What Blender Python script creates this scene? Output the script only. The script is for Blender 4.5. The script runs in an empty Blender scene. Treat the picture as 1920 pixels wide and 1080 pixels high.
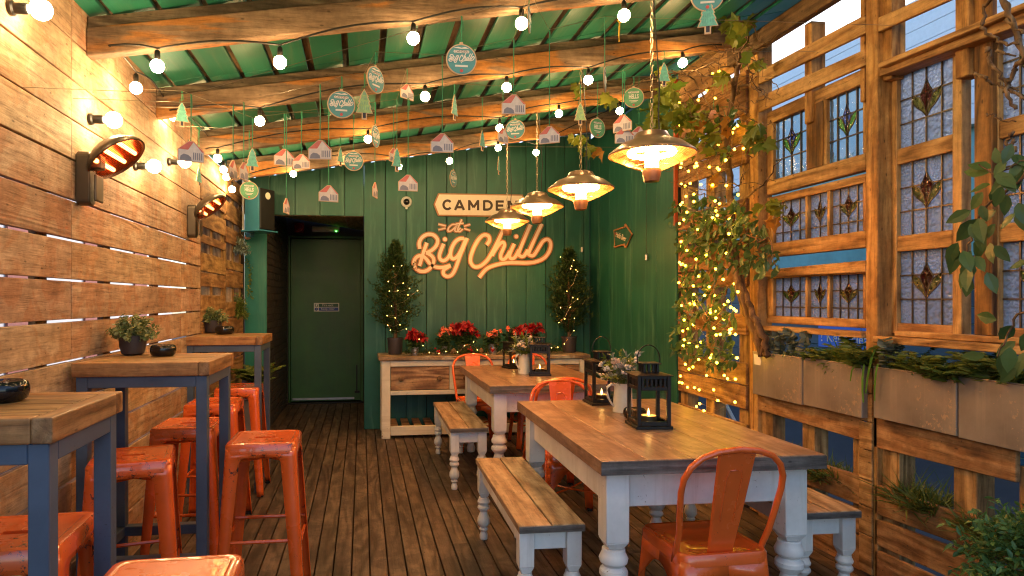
import bpy, bmesh, math, random
import numpy as np
from mathutils import Vector, Matrix, Euler
R = random.Random(7); NR = np.random.default_rng(5)
PI = math.pi
SKY, EXPO = .15, 1.6
sc = bpy.context.scene
COL = sc.collection
# ------------------------------------------------------------------ camera
F, CX, CY, PSI, H = 1200., 838., 562., .132, 1.36
cs, sn = math.cos(PSI), math.sin(PSI)
cam = bpy.data.cameras.new('camera'); camo = bpy.data.objects.new('camera', cam); COL.objects.link(camo)
camo.location = (0, 0, H); camo.rotation_euler = (PI/2, 0, -PSI)
cam.sensor_width = 36; cam.lens = 36*F/1920; cam.shift_x = (960-CX)/1920; cam.shift_y = (CY-540)/1920
cam.clip_start = .05; cam.clip_end = 500
sc.camera = camo
def ray(px, py):
    u = (px-CX)/F; w = -(py-CY)/F
    return Vector((u*cs+sn, -u*sn+cs, w))
def on_x(px, py, X): r = ray(px, py); t = X/r.x; return Vector((X, r.y*t, H+r.z*t))
def on_y(px, py, Y): r = ray(px, py); t = Y/r.y; return Vector((r.x*t, Y, H+r.z*t))
def on_z(px, py, Z): r = ray(px, py); t = (Z-H)/r.z; return Vector((r.x*t, r.y*t, Z))
def at(px, py, d): r = ray(px, py)*d; return Vector((r.x, r.y, H+r.z))
XL, XR, YB = -1.2, 2.48, 6.75
def rbot(X): return 2.43+.163*(X+1.2)          # underside of the rafters
BY = [2.05, 3.02, 3.98, 4.95, 5.95]            # rafters
# ------------------------------------------------------------------ object helpers
def tag(o, label=None, cat=None, group=None, kind=None):
    if label: o['label'] = label
    if cat: o['category'] = cat
    if group: o['group'] = group
    if kind: o['kind'] = kind
    return o
def thing(name, label, cat, loc=(0, 0, 0), rz=0, group=None):
    o = bpy.data.objects.new(name, None); COL.objects.link(o); o.empty_display_size = .05
    o.location = loc; o.rotation_euler = (0, 0, rz)
    return tag(o, label, cat, group)
def kids(o): return [c for c in list(bpy.data.objects) if c.parent == o]
def copy_tree(o, parent=None, km=None):
    c = o.copy(); COL.objects.link(c); c.parent = parent
    for ch in KID.get(o.name, []): 
        cc = copy_tree(ch, c); KID.setdefault(c.name, []).append(cc)
    return c
KID = {}
def dup(o, loc, rz=0, label=None, scale=None):
    c = copy_tree(o); c.location = loc; c.rotation_euler = (0, 0, rz)
    if label: c['label'] = label
    if scale: c.scale = (scale,)*3
    return c
class MB:
    def __init__(s): s.v = []; s.f = []; s.m = []
    def add(s, vs, fs, M=None, mi=0):
        n = len(s.v)
        s.v += [tuple(M @ Vector(v)) for v in vs] if M is not None else [tuple(v) for v in vs]
        s.f += [tuple(i+n for i in f) for f in fs]; s.m += [mi]*len(fs); return s
    def hexa(s, p, M=None, mi=0):   # p: 4 bottom + 4 top, ccw
        return s.add(p, [(3, 2, 1, 0), (4, 5, 6, 7), (0, 1, 5, 4), (1, 2, 6, 5), (2, 3, 7, 6), (3, 0, 4, 7)], M, mi)
    def box(s, a, b, M=None, mi=0):
        x0, y0, z0 = a; x1, y1, z1 = b
        return s.hexa([(x0, y0, z0), (x1, y0, z0), (x1, y1, z0), (x0, y1, z0), (x0, y0, z1), (x1, y0, z1), (x1, y1, z1), (x0, y1, z1)], M, mi)
    def lathe(s, prof, c=(0, 0, 0), n=16, M=None, mi=0, cap=True):
        vs = []; fs = []
        for r, z in prof:
            for k in range(n):
                a = 2*PI*k/n; vs.append((c[0]+r*math.cos(a), c[1]+r*math.sin(a), c[2]+z))
        for i in range(len(prof)-1):
            for k in range(n):
                k2 = (k+1) % n; fs.append((i*n+k, i*n+k2, (i+1)*n+k2, (i+1)*n+k))
        if cap:
            if prof[0][0] > 1e-5: fs.append(tuple(range(n-1, -1, -1)))
            if prof[-1][0] > 1e-5: fs.append(tuple((len(prof)-1)*n+k for k in range(n)))
        return s.add(vs, fs, M, mi)
    def tube(s, pts, r, n=6, closed=False, M=None, mi=0):
        pts = [Vector(p) for p in pts]; L = len(pts); rs = r if isinstance(r, (list, tuple)) else [r]*L
        vs = []; fs = []; ref = None
        for i, p in enumerate(pts):
            if closed: d = pts[(i+1) % L]-pts[i-1]
            else: d = pts[min(i+1, L-1)]-pts[max(i-1, 0)]
            if d.length < 1e-9: d = Vector((0, 0, 1))
            d.normalize()
            if ref is None: ref = Vector((0, 0, 1)) if abs(d.z) < .9 else Vector((1, 0, 0))
            x = d.cross(ref)
            if x.length < 1e-6: x = d.cross(Vector((.3, .8, .5)))
            x.normalize(); y = d.cross(x); ref = -y if False else ref
            for k in range(n):
                a = 2*PI*k/n; vs.append(p+(x*math.cos(a)+y*math.sin(a))*rs[i])
        m = L if closed else L-1
        for i in range(m):
            j = (i+1) % L
            for k in range(n):
                k2 = (k+1) % n; fs.append((i*n+k, i*n+k2, j*n+k2, j*n+k))
        if not closed: fs += [tuple(range(n-1, -1, -1)), tuple((L-1)*n+k for k in range(n))]
        return s.add(vs, fs, M, mi)
    def sphere(s, c, r, n=12, m=8, sq=1, M=None, mi=0):
        return s.lathe([(max(1e-6, r*math.sin(PI*i/m)), -r*sq*math.cos(PI*i/m)) for i in range(m+1)], c, n, M, mi, cap=False)
    def prism(s, poly, d0, d1, M=None, mi=0):   # polygon in local xy, extruded z d0..d1
        n = len(poly)
        vs = [(x, y, d0) for x, y in poly]+[(x, y, d1) for x, y in poly]
        fs = [tuple(range(n-1, -1, -1)), tuple(range(n, 2*n))]+[(i, (i+1) % n, n+(i+1) % n, n+i) for i in range(n)]
        return s.add(vs, fs, M, mi)
    def build(s, name, mats, parent=None, bevel=0, smooth=False, solid=0, world=False, seg=1, wn=False):
        me = bpy.data.meshes.new(name)
        v = s.v
        if world and parent is not None:
            Mi = (Matrix.Translation(parent.location) @ parent.rotation_euler.to_matrix().to_4x4()).inverted()
            v = [tuple(Mi @ Vector(p)) for p in v]
        me.from_pydata(v, [], s.f); me.validate()
        mats = mats if isinstance(mats, (list, tuple)) else [mats]
        for m in mats: me.materials.append(m)
        if len(mats) > 1 and len(me.polygons) == len(s.m): me.polygons.foreach_set('material_index', s.m)
        bm = bmesh.new(); bm.from_mesh(me); bmesh.ops.recalc_face_normals(bm, faces=bm.faces); bm.to_mesh(me); bm.free()
        o = bpy.data.objects.new(name, me); COL.objects.link(o)
        if parent is not None: o.parent = parent; KID.setdefault(parent.name, []).append(o)
        if solid:
            md = o.modifiers.new('solid', 'SOLIDIFY'); md.thickness = solid; md.offset = -1
        if bevel:
            md = o.modifiers.new('bevel', 'BEVEL'); md.width = bevel; md.segments = seg; md.limit_method = 'ANGLE'; md.angle_limit = .7
        if smooth:
            me.polygons.foreach_set('use_smooth', [True]*len(me.polygons))
            if smooth != 'all': me.set_sharp_from_angle(angle=.7 if smooth is True else smooth)
        return o
def numesh(name, V, Fc, mats, parent=None, smooth=False, world=False):
    V = np.asarray(V, float)
    if world and parent is not None: V = V-np.array(parent.location)
    me = bpy.data.meshes.new(name); me.from_pydata(V.tolist(), [], Fc.tolist() if hasattr(Fc, 'tolist') else Fc)
    for m in (mats if isinstance(mats, (list, tuple)) else [mats]): me.materials.append(m)
    o = bpy.data.objects.new(name, me); COL.objects.link(o)
    if parent is not None: o.parent = parent; KID.setdefault(parent.name, []).append(o)
    if smooth: me.polygons.foreach_set('use_smooth', [True]*len(me.polygons))
    return o
# leaf shapes: outline (t along length, half width), each built folded along its midrib
SHAPES = {'small': [(0, 0), (.45, .5), (1, 0)], 'oval': [(0, 0), (.15, .3), (.42, .5), (.72, .33), (1, 0)],
          'blade': [(0, .25), (.5, .5), (1, 0)], 'round': [(0, 0), (.12, .38), (.5, .55), (.85, .38), (1, 0)],
          'vine': [(0, 0), (-.06, .3), (.2, .55), (.3, .36), (.62, .5), (.66, .22), (1, 0)]}
def leaves(P, D, L, W, shape='small', fold=.25, droop=.15, U=None):
    """P base points, D directions (n,3); returns verts, faces"""
    P = np.asarray(P, float); D = np.asarray(D, float); n = len(P)
    D = D/np.linalg.norm(D, axis=1, keepdims=True)
    if U is None: U = NR.normal(size=(n, 3))*.6+np.array([0, 0, 1.])
    S = np.cross(D, U); S /= np.linalg.norm(S, axis=1, keepdims=True)+1e-9
    N = np.cross(S, D)
    L = np.broadcast_to(np.asarray(L, float), (n,))[:, None]; W = np.broadcast_to(np.asarray(W, float), (n,))[:, None]
    sh = SHAPES[shape]; mid = []; lf = []; rt = []
    for t, w in sh:
        c = P+D*L*t-N*L*droop*t*t
        mid.append(c)
        if w > 0:
            e = N*W*w*fold
            lf.append(c+S*W*w+e); rt.append(c-S*W*w+e)
    k = len(sh); nz = [i for i, (t, w) in enumerate(sh) if w > 0]
    V = np.stack(mid+lf+rt, 1); per = V.shape[1]
    fs = []
    def side(off):
        ids = {i: k+off+j for j, i in enumerate(nz)}
        for i in range(k-1):
            a, b = i, i+1; ea, eb = ids.get(a), ids.get(b)
            if ea is None and eb is not None: fs.append((a, b, eb) if off == 0 else (a, eb, b))
            elif ea is not None and eb is not None: fs.append((a, b, eb, ea) if off == 0 else (a, ea, eb, b))
            elif ea is not None: fs.append((a, b, ea) if off == 0 else (a, ea, b))
    side(0); side(len(nz))
    allf = [tuple(i+q*per for i in f) for q in range(n) for f in fs]
    return V.reshape(-1, 3), allf
# ------------------------------------------------------------------ materials
MATS = {}
def new_mat(name):
    m = bpy.data.materials.new(name); m.use_nodes = True; nt = m.node_tree
    b = nt.nodes['Principled BSDF']; return m, nt, b
def N(nt, t, **kw):
    n = nt.nodes.new(t)
    for k, v in kw.items():
        if hasattr(n, k) and not k[0].isupper(): setattr(n, k, v)
        else: n.inputs[k.replace('_', ' ')].default_value = v
    return n
def ramp(nt, stops, fac):
    r = nt.nodes.new('ShaderNodeValToRGB'); e = r.color_ramp.elements
    while len(e) < len(stops): e.new(.5)
    for el, (p, c) in zip(e, stops):
        el.position = p; el.color = (*c, 1) if not isinstance(c, (int, float)) else (c, c, c, 1)
    nt.links.new(fac, r.inputs[0]); return r.outputs[0]
def mixc(nt, fac, a, b, mode='MIX'):
    m = nt.nodes.new('ShaderNodeMix'); m.data_type = 'RGBA'; m.blend_type = mode
    for s, v in ((0, fac), (6, a), (7, b)):
        if hasattr(v, 'is_output'): nt.links.new(v, m.inputs[s])
        else: m.inputs[s].default_value = v if isinstance(v, (int, float)) else (*v, 1)
    return m.outputs[2]
def math_(nt, op, a, b=0.):
    m = nt.nodes.new('ShaderNodeMath'); m.operation = op
    for i, v in enumerate((a, b)):
        if hasattr(v, 'is_output'): nt.links.new(v, m.inputs[i])
        else: m.inputs[i].default_value = v
    return m.outputs[0]
def coords(nt, scale=(1, 1, 1), isl=True):
    tc = nt.nodes.new('ShaderNodeTexCoord'); src = tc.outputs['Object']; rnd = None
    if isl:
        g = nt.nodes.new('ShaderNodeNewGeometry'); rnd = g.outputs['Random Per Island']
        cb = nt.nodes.new('ShaderNodeCombineXYZ')
        for i, k in enumerate((17.3, 31.7, 23.1)): nt.links.new(math_(nt, 'MULTIPLY', rnd, k), cb.inputs[i])
        ad = nt.nodes.new('ShaderNodeVectorMath'); ad.operation = 'ADD'
        nt.links.new(src, ad.inputs[0]); nt.links.new(cb.outputs[0], ad.inputs[1]); src = ad.outputs[0]
    mp = nt.nodes.new('ShaderNodeMapping'); mp.inputs['Scale'].default_value = scale
    nt.links.new(src, mp.inputs['Vector']); return mp.outputs[0], src, rnd
def noise(nt, vec, scale, detail=4, rough=.6, dist=0):
    n = N(nt, 'ShaderNodeTexNoise', Scale=scale, Detail=detail, Roughness=rough, Distortion=dist)
    nt.links.new(vec, n.inputs['Vector']); return n.outputs['Fac']
def bump(nt, b, h, strength=.3, dist=.01):
    n = N(nt, 'ShaderNodeBump', Strength=strength, Distance=dist); nt.links.new(h, n.inputs['Height'])
    nt.links.new(n.outputs[0], b.inputs['Normal'])
def wood(name, dark, mid, light, axis=0, rough=.7, var=.3, patch=None, patchamt=.5, bs=.35, dirt=0., ring=.45, spec=.3, dirtc=(.03, .022, .016), pstretch=False):
    m, nt, b = new_mat(name)
    s = [9, 9, 9]; s[axis] = 1.3
    v, raw, rnd = coords(nt, s)
    s2 = [60, 60, 60]; s2[axis] = 4.5
    mp2 = nt.nodes.new('ShaderNodeMapping'); mp2.inputs['Scale'].default_value = s2; nt.links.new(raw, mp2.inputs['Vector'])
    n1 = noise(nt, v, 1.1, 5, .6, .6); n2 = noise(nt, mp2.outputs[0], 1.0, 4, .7)
    # cathedral rings: sine of a stretched noise
    rg = math_(nt, 'SINE', math_(nt, 'MULTIPLY', noise(nt, v, .55, 2, .4, .3), 55.))
    rg = math_(nt, 'MULTIPLY_ADD' if False else 'MULTIPLY', math_(nt, 'ADD', rg, 1.), .5)
    f = math_(nt, 'ADD', math_(nt, 'MULTIPLY', n1, .75-ring*.5), math_(nt, 'ADD', math_(nt, 'MULTIPLY', rg, ring*.5), math_(nt, 'MULTIPLY', n2, .25)))
    c = ramp(nt, [(.31, dark), (.5, mid), (.69, light)], f)
    if patch:
        pn = noise(nt, v if pstretch else raw, .55 if pstretch else 4.5, 6, .6, 1.2); pf = ramp(nt, [(.5, 0.), (.56, 1.)], pn)
        c = mixc(nt, math_(nt, 'MULTIPLY', pf, patchamt), c, patch)
    n3 = noise(nt, mp2.outputs[0], 3.2, 3, .6); fine = ramp(nt, [(.36, .5), (.5, 1.)], math_(nt, 'ADD', math_(nt, 'MULTIPLY', n2, .6), math_(nt, 'MULTIPLY', n3, .4))); c = mixc(nt, .75, c, fine, 'MULTIPLY'); bl = ramp(nt, [(.35, .72), (.62, 1.12)], noise(nt, raw, 22, 5, .7)); c = mixc(nt, .8, c, bl, 'MULTIPLY')
    kn = nt.nodes.new('ShaderNodeTexVoronoi'); kv = [4.2, 4.2, 4.2]; kv[axis] = 1.9
    mp3 = nt.nodes.new('ShaderNodeMapping'); mp3.inputs['Scale'].default_value = kv; nt.links.new(raw, mp3.inputs['Vector']); nt.links.new(mp3.outputs[0], kn.inputs['Vector'])
    kf = ramp(nt, [(.05, .25), (.11, 1.)], kn.outputs['Distance']); c = mixc(nt, .8, c, kf, 'MULTIPLY')
    if dirt:
        dn = ramp(nt, [(.45, 0.), (.7, 1.)], noise(nt, raw, 2.3, 6, .7)); c = mixc(nt, math_(nt, 'MULTIPLY', dn, dirt), c, dirtc)
    hv = nt.nodes.new('ShaderNodeHueSaturation'); nt.links.new(c, hv.inputs['Color'])
    nt.links.new(math_(nt, 'ADD', math_(nt, 'MULTIPLY', rnd, var), 1-var*.55), hv.inputs['Value'])
    nt.links.new(math_(nt, 'ADD', math_(nt, 'MULTIPLY', rnd, .02), .49), hv.inputs['Hue'])
    nt.links.new(hv.outputs[0], b.inputs['Base Color'])
    b.inputs['Roughness'].default_value = rough; b.inputs['Specular IOR Level'].default_value = spec
    bump(nt, b, math_(nt, 'ADD', n2, math_(nt, 'MULTIPLY', rg, .4)), bs, .006)
    MATS[name] = m; return m
def paint(name, col, axis=2, wear=None, wearamt=.5, rough=.55, var=.12, metal=0, scale=3., chips=None, grain=.25, spec=.5, chipth=.66, coat=0):
    m, nt, b = new_mat(name)
    s = [14, 14, 14]; s[axis] = .9
    v, raw, rnd = coords(nt, s)
    n1 = noise(nt, v, 1.2, 5, .65, .4); n0 = noise(nt, raw, scale, 5, .65)
    c = mixc(nt, ramp(nt, [(.3, 0.), (.7, 1.)], n0), tuple(x*.78 for x in col), tuple(min(1, x*1.18) for x in col))
    if wear: c = mixc(nt, math_(nt, 'MULTIPLY', ramp(nt, [(.52, 0.), (.68, 1.)], n1), wearamt), c, wear)
    if chips:
        nz = noise(nt, raw, 38, 5, .8); ms = noise(nt, raw, 3.1, 3, .6)
        f = ramp(nt, [(chipth, 0.), (chipth+.03, 1.)], math_(nt, 'ADD', math_(nt, 'MULTIPLY', nz, .7), math_(nt, 'MULTIPLY', ms, .38)))
        c = mixc(nt, f, c, chips)
    hv = nt.nodes.new('ShaderNodeHueSaturation'); nt.links.new(c, hv.inputs['Color'])
    nt.links.new(math_(nt, 'ADD', math_(nt, 'MULTIPLY', rnd, var), 1-var*.5), hv.inputs['Value'])
    nt.links.new(hv.outputs[0], b.inputs['Base Color'])
    rr = math_(nt, 'ADD', math_(nt, 'MULTIPLY', n0, .25), rough-.12); nt.links.new(rr, b.inputs['Roughness'])
    b.inputs['Metallic'].default_value = metal; b.inputs['Specular IOR Level'].default_value = spec; b.inputs['Coat Weight'].default_value = coat
    if grain: bump(nt, b, math_(nt, 'ADD', n1, math_(nt, 'MULTIPLY', n0, .5)), grain, .004)
    MATS[name] = m; return m
def plain(name, col, rough=.5, metal=0, spec=.5, trans=0, alpha=1, nscale=30, namt=.12):
    m, nt, b = new_mat(name); v, raw, rnd = coords(nt, (1, 1, 1))
    n0 = noise(nt, raw, nscale, 4, .6)
    c = mixc(nt, n0, tuple(x*(1-namt) for x in col), tuple(min(1, x*(1+namt)) for x in col)); nt.links.new(c, b.inputs['Base Color'])
    nt.links.new(math_(nt, 'ADD', math_(nt, 'MULTIPLY', n0, .12), max(.02, rough-.06)), b.inputs['Roughness'])
    b.inputs['Metallic'].default_value = metal; b.inputs['Specular IOR Level'].default_value = spec
    b.inputs['Transmission Weight'].default_value = trans
    MATS[name] = m; return m
def leafm(name, c1, c2, rough=.45, trl=.3, spec=.4):
    m, nt, b = new_mat(name); v, raw, rnd = coords(nt, (1, 1, 1))
    n0 = noise(nt, raw, 6, 3, .5)
    f = math_(nt, 'ADD', math_(nt, 'MULTIPLY', rnd, .75), math_(nt, 'MULTIPLY', n0, .3))
    c = mixc(nt, f, c1, c2); nt.links.new(c, b.inputs['Base Color']); b.inputs['Roughness'].default_value = rough
    b.inputs['Specular IOR Level'].default_value = spec
    t = nt.nodes.new('ShaderNodeBsdfTranslucent'); nt.links.new(c, t.inputs['Color'])
    mx = nt.nodes.new('ShaderNodeMixShader'); mx.inputs[0].default_value = trl
    nt.links.new(b.outputs[0], mx.inputs[1]); nt.links.new(t.outputs[0], mx.inputs[2])
    nt.links.new(mx.outputs[0], nt.nodes['Material Output'].inputs['Surface']); MATS[name] = m; return m
def emit(name, col, strength, sampling='AUTO'):
    m, nt, b = new_mat(name); b.inputs['Base Color'].default_value = (*col, 1)
    b.inputs['Emission Color'].default_value = (*col, 1); b.inputs['Emission Strength'].default_value = strength
    try: m.cycles.emission_sampling = sampling
    except Exception: pass
    MATS[name] = m; return m
def glass(name, col, rough, bs, scale=60, kind='hammer', ior=1.35, milk=0):
    m, nt, b = new_mat(name); tc = nt.nodes.new('ShaderNodeTexCoord')
    g = nt.nodes.new('ShaderNodeNewGeometry'); rnd = g.outputs['Random Per Island']
    v = nt.nodes.new('ShaderNodeTexVoronoi'); v.feature = 'SMOOTH_F1'
    sc_ = math_(nt, 'ADD', math_(nt, 'MULTIPLY', rnd, scale*.9), scale*.55); nt.links.new(sc_, v.inputs['Scale'])
    nt.links.new(tc.outputs['Object'], v.inputs['Vector'])
    n0 = noise(nt, tc.outputs['Object'], scale*.5, 3, .5)
    h = math_(nt, 'ADD', v.outputs['Distance'], math_(nt, 'MULTIPLY', n0, .6))
    bump(nt, b, h, bs, .02)
    b.inputs['Base Color'].default_value = (*col, 1); b.inputs['Roughness'].default_value = rough
    b.inputs['Transmission Weight'].default_value = 1; b.inputs['IOR'].default_value = ior; b.inputs['Specular IOR Level'].default_value = .8
    if milk:
        d = nt.nodes.new('ShaderNodeBsdfDiffuse'); t = nt.nodes.new('ShaderNodeBsdfTranslucent'); a = nt.nodes.new('ShaderNodeMixShader'); a.inputs[0].default_value = .85
        mc = (.74, .82, .95, 1) if col[0] > .6 and col[2] > .6 else (*col, 1)
        d.inputs[0].default_value = mc; t.inputs[0].default_value = mc; nt.links.new(d.outputs[0], a.inputs[1]); nt.links.new(t.outputs[0], a.inputs[2])
        bp = [n for n in nt.nodes if n.type == 'BUMP'][0]; nt.links.new(bp.outputs[0], t.inputs['Normal']); tone = mixc(nt, 1., mc[:3], ramp(nt, [(0., .84), (1., 1.1)], rnd), 'MULTIPLY'); nt.links.new(tone, d.inputs[0]); nt.links.new(tone, t.inputs[0])
        x = nt.nodes.new('ShaderNodeMixShader'); x.inputs[0].default_value = milk; nt.links.new(b.outputs[0], x.inputs[1]); nt.links.new(a.outputs[0], x.inputs[2]); nt.links.new(x.outputs[0], nt.nodes['Material Output'].inputs['Surface'])
    MATS[name] = m; return m
W_LEFT = wood('weathered_plank', (.30, .18, .105), (.48, .315, .195), (.58, .42, .285), 1, .75, .15, (.42, .185, .075), .5, .5, .22, ring=.12)
W_PAL = wood('pallet_wood', (.16, .075, .028), (.36, .19, .075), (.5, .29, .125), 1, .75, .35, (.24, .10, .035), .4, .45, .3)
W_PALV = wood('pallet_block_wood', (.16, .075, .028), (.34, .18, .072), (.48, .28, .12), 2, .75, .35, None, 0, .45, .3)
W_POST = wood('post_wood', (.22, .09, .026), (.46, .22, .07), (.58, .32, .12), 2, .7, .12, (.27, .10, .03), .4, .4, .15)
W_DARKV = wood('stained_board', (.06, .02, .008), (.21, .085, .022), (.33, .14, .04), 2, .6, .2, None, 0, .4, .2)
W_FRAME = wood('window_frame_wood', (.19, .08, .026), (.42, .21, .078), (.54, .31, .13), 1, .65, .25, None, 0, .3, .2)
W_FRAMEV = wood('window_stile_wood', (.19, .08, .026), (.42, .21, .078), (.54, .31, .13), 2, .65, .25, None, 0, .3, .2)
W_BEAM = wood('beam_wood', (.11, .066, .038), (.22, .145, .09), (.31, .215, .14), 0, .7, .15, (.46, .19, .035), .8, .5, .3, pstretch=True, ring=.12)
W_BEAMG = wood('grey_batten', (.06, .045, .034), (.15, .105, .07), (.24, .175, .12), 0, .8, .2, None, 0, .4, .3)
W_EAVE = wood('eave_wood', (.06, .03, .014), (.14, .075, .034), (.2, .115, .055), 1, .75, .2, None, 0, .4, .3)
W_DECK = wood('deck_board', (.04, .022, .014), (.118, .076, .052), (.17, .112, .078), 1, .6, .4, (.05, .03, .022), .5, .5, .55, spec=.35, dirtc=(.03, .02, .014))
W_TABLE = wood('worn_table_wood', (.19, .10, .058), (.37, .22, .14), (.48, .32, .21), 1, .32, .10, (.20, .10, .055), .5, .15, .3, spec=.5, ring=.2)
W_TEDGE = wood('grey_table_edge', (.07, .058, .05), (.14, .115, .10), (.22, .185, .165), 0, .7, .2, None, 0, .6, .7)
W_BENCH = wood('bench_wood', (.24, .14, .075), (.41, .275, .165), (.51, .365, .23), 1, .5, .2, None, 0, .35, .25, ring=.55)
W_BTOP = wood('bar_top_wood', (.15, .07, .028), (.34, .175, .065), (.47, .27, .115), 1, .45, .25, None, 0, .35, .3)
W_BEDGE = wood('bar_edge_wood', (.2, .085, .028), (.42, .2, .065), (.52, .28, .1), 0, .5, .15, None, 0, .35, .2)
W_DRAW = wood('drawer_wood', (.17, .075, .035), (.36, .18, .085), (.46, .26, .13), 0, .5, .15, None, 0, .3, .2, ring=.7)
W_TRUNK = wood('bark', (.06, .032, .016), (.16, .09, .045), (.26, .16, .085), 2, .85, .1, None, 0, .9, .2)
P_GREEN = paint('green_board_paint', (.007, .085, .056), 2, (.05, .15, .10), .8, .5, .2)
P_TEAL = paint('teal_board_paint', (.012, .16, .125), 2, (.07, .2, .14), .5, .5, .15)
P_ROOF = paint('roof_green_paint', (.012, .14, .085), 1, (.09, .165, .10), .55, .45, .3, grain=.4)
P_DOOR = paint('door_green_paint', (.028, .105, .026), 2, (.05, .10, .035), .5, .5, .1, grain=.08)
P_BRICK = plain('dark_brick', (.035, .028, .022), .8)
P_WHITE = paint('chalky_white_paint', (.70, .67, .62), 2, (.5, .45, .38), .5, .5, .08, chips=(.2, .13, .08), grain=.15)
P_CREAM = paint('cream_paint', (.62, .56, .44), 0, (.45, .36, .24), .45, .55, .1, chips=(.2, .12, .06), grain=.2)
P_ORANGE = paint('orange_enamel', (.74, .115, .016), 2, None, 0, .26, 0, 0, 2.5, (.045, .02, .016), 0, .5, .632, coat=.6)
P_BLUE = paint('blue_grey_steel', (.085, .115, .165), 2, None, 0, .45, 0, .2, 4, (.04, .04, .045), 0, .4, .68)
P_BLACK = plain('black_metal', (.009, .008, .007), .42, 0, .35)
P_CAST = plain('black_ceramic', (.008, .007, .007), .12)
P_POT = plain('brown_plastic_pot', (.045, .036, .038), .45)
P_ZINC = plain('galvanised_tin', (.42, .43, .45), .35, .85, nscale=8, namt=.3)
P_STEEL = plain('brushed_steel', (.36, .235, .16), .33, .8, nscale=12)
P_CHAIN = plain('chain_steel', (.35, .28, .2), .4, 1)
P_SOIL = plain('soil', (.03, .02, .013), .95)
P_CABLE = plain('black_cable', (.012, .011, .01), .6)
P_WIRE = plain('thin_wire', (.3, .24, .16), .4, .6)
P_CORD = plain('green_cord', (.018, .2, .095), .7)
P_RED = plain('red_plastic', (.35, .01, .01), .35)
P_WPLAS = plain('white_plastic', (.62, .6, .56), .4)
P_NIB = plain('dark_print', (.03, .03, .045), .6)
P_SILV = plain('lead_came', (.10, .075, .05), .4, .6)
P_SIGN = plain('sign_face', (.72, .60, .46), .5)
P_SIGNB = plain('sign_edge', (.36, .15, .05), .5)
P_SIGNF = plain('script_face', (.72, .55, .42), .5)
P_PRINT = plain('sign_lettering', (.045, .022, .012), .6)
P_PLY = plain('plywood_edge', (.62, .40, .24), .6)
P_DISC = plain('disc_green', (.07, .26, .27), .5, nscale=12, namt=.5)
P_NBRIGHT = plain('notice_bright_blue', (.02, .16, .75), .5)
P_DISCB = plain('disc_blue_green', (.06, .26, .27), .5, nscale=12, namt=.5)
P_DISCH = plain('disc_hells_green', (.09, .3, .14), .5, nscale=25, namt=.7)
P_TREEP = plain('tree_print', (.14, .45, .36), .5, nscale=60, namt=.5)
P_TREEL = plain('tree_print_light', (.28, .46, .19), .5, nscale=60, namt=.5)
P_HOUSE = plain('house_print', (.62, .55, .54), .6, nscale=70, namt=.25)
P_HROOF = plain('house_roof_print', (.55, .14, .12), .6, nscale=60, namt=.3)
P_PINK = plain('pink_petal', (.75, .42, .34), .6)
P_CREAMJ = plain('cream_enamel', (.72, .67, .54), .25)
P_WAX = plain('candle_wax', (.8, .6, .42), .5)
P_SBLUE = plain('speaker_blue', (.03, .17, .25), .35)
P_BOARDW = plain('notice_white', (.7, .66, .6), .5)
P_NGREEN = plain('notice_green', (.005, .07, .035), .5)
P_NBLUE = plain('notice_blue', (.012, .05, .3), .5)
P_PLANT = paint('planter_zinc', (.25, .215, .18), 2, (.34, .28, .22), .7, .42, .2, .35, 5., (.42, .3, .2), .1, .5, .615)
P_TERRA = plain('galvanised_planter', (.3, .3, .32), .5, .3)
G_HAM = glass('hammered_glass', (.86, .93, 1.), .14, 1., 70, ior=1.6, milk=.66)
G_SEA = glass('seedy_glass', (.62, .86, .92), .1, .25, 30, milk=.12)
G_RED = glass('ruby_glass', (.30, .02, .02), .15, .5, 60)
G_AMB = glass('amber_glass', (.70, .46, .06), .15, .5, 60)
G_OLI = glass('lime_glass', (.36, .52, .06), .15, .4, 60)
G_VIO = glass('violet_glass', (.22, .2, .42), .15, .4, 60)
G_CLR = glass('lantern_glass', (.97, .97, .95), .02, 0, 10, ior=1.12)
E_BULB = emit("bulb_glow", (1., .64, .27), 72)
E_WALL = emit("wall_bulb_glow", (1., .70, .37), 54)
E_LAMP = emit("heat_ring_glow", (1., .38, .08), 80)
E_HEAT = emit('quartz_glow', (1., .19, .04), 10); P_BRONZE = plain('bronze_hood', (.085, .065, .045), .38, .5)
E_FAIRY = emit('fairy_glow', (1., .66, .12), 5); E_GOLD = emit('golden_fairy_glow', (1., .50, .02), 12)
E_FLAME = emit('flame_glow', (1., .55, .14), 60)
E_LED = emit('led_green', (.1, 1., .1), 4)
L_CON = leafm('conifer_leaf', (.014, .042, .012), (.055, .10, .026))
L_FIC = leafm('ficus_leaf', (.03, .08, .026), (.12, .20, .06), .35)
L_VAR = leafm('variegated_leaf', (.05, .11, .035), (.36, .38, .16), .4)
L_VINE = leafm('vine_leaf', (.07, .15, .02), (.26, .25, .03), .5, .45)
L_DRY = leafm('dry_leaf', (.30, .12, .02), (.42, .2, .03), .6, .4)
L_EUC = leafm('eucalyptus_leaf', (.12, .16, .13), (.25, .27, .2), .55)
L_FERN = leafm('fern_leaf', (.05, .11, .014), (.22, .25, .05), .5)
L_GRASS = leafm('grass_leaf', (.06, .10, .015), (.19, .22, .045), .5)
L_STRAP = leafm('strap_leaf', (.06, .2, .02), (.13, .32, .04), .4, .4)
L_RED = leafm('poinsettia_bract', (.22, .004, .008), (.40, .012, .016), .5, .25)
L_PEACH = leafm('peach_petal', (.75, .12, .06), (.85, .30, .18), .5, .3)
L_BOX = leafm('box_leaf', (.03, .10, .035), (.13, .25, .065), .35)
L_BLUE = leafm('sage_leaf', (.14, .2, .2), (.3, .34, .26), .5)
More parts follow.
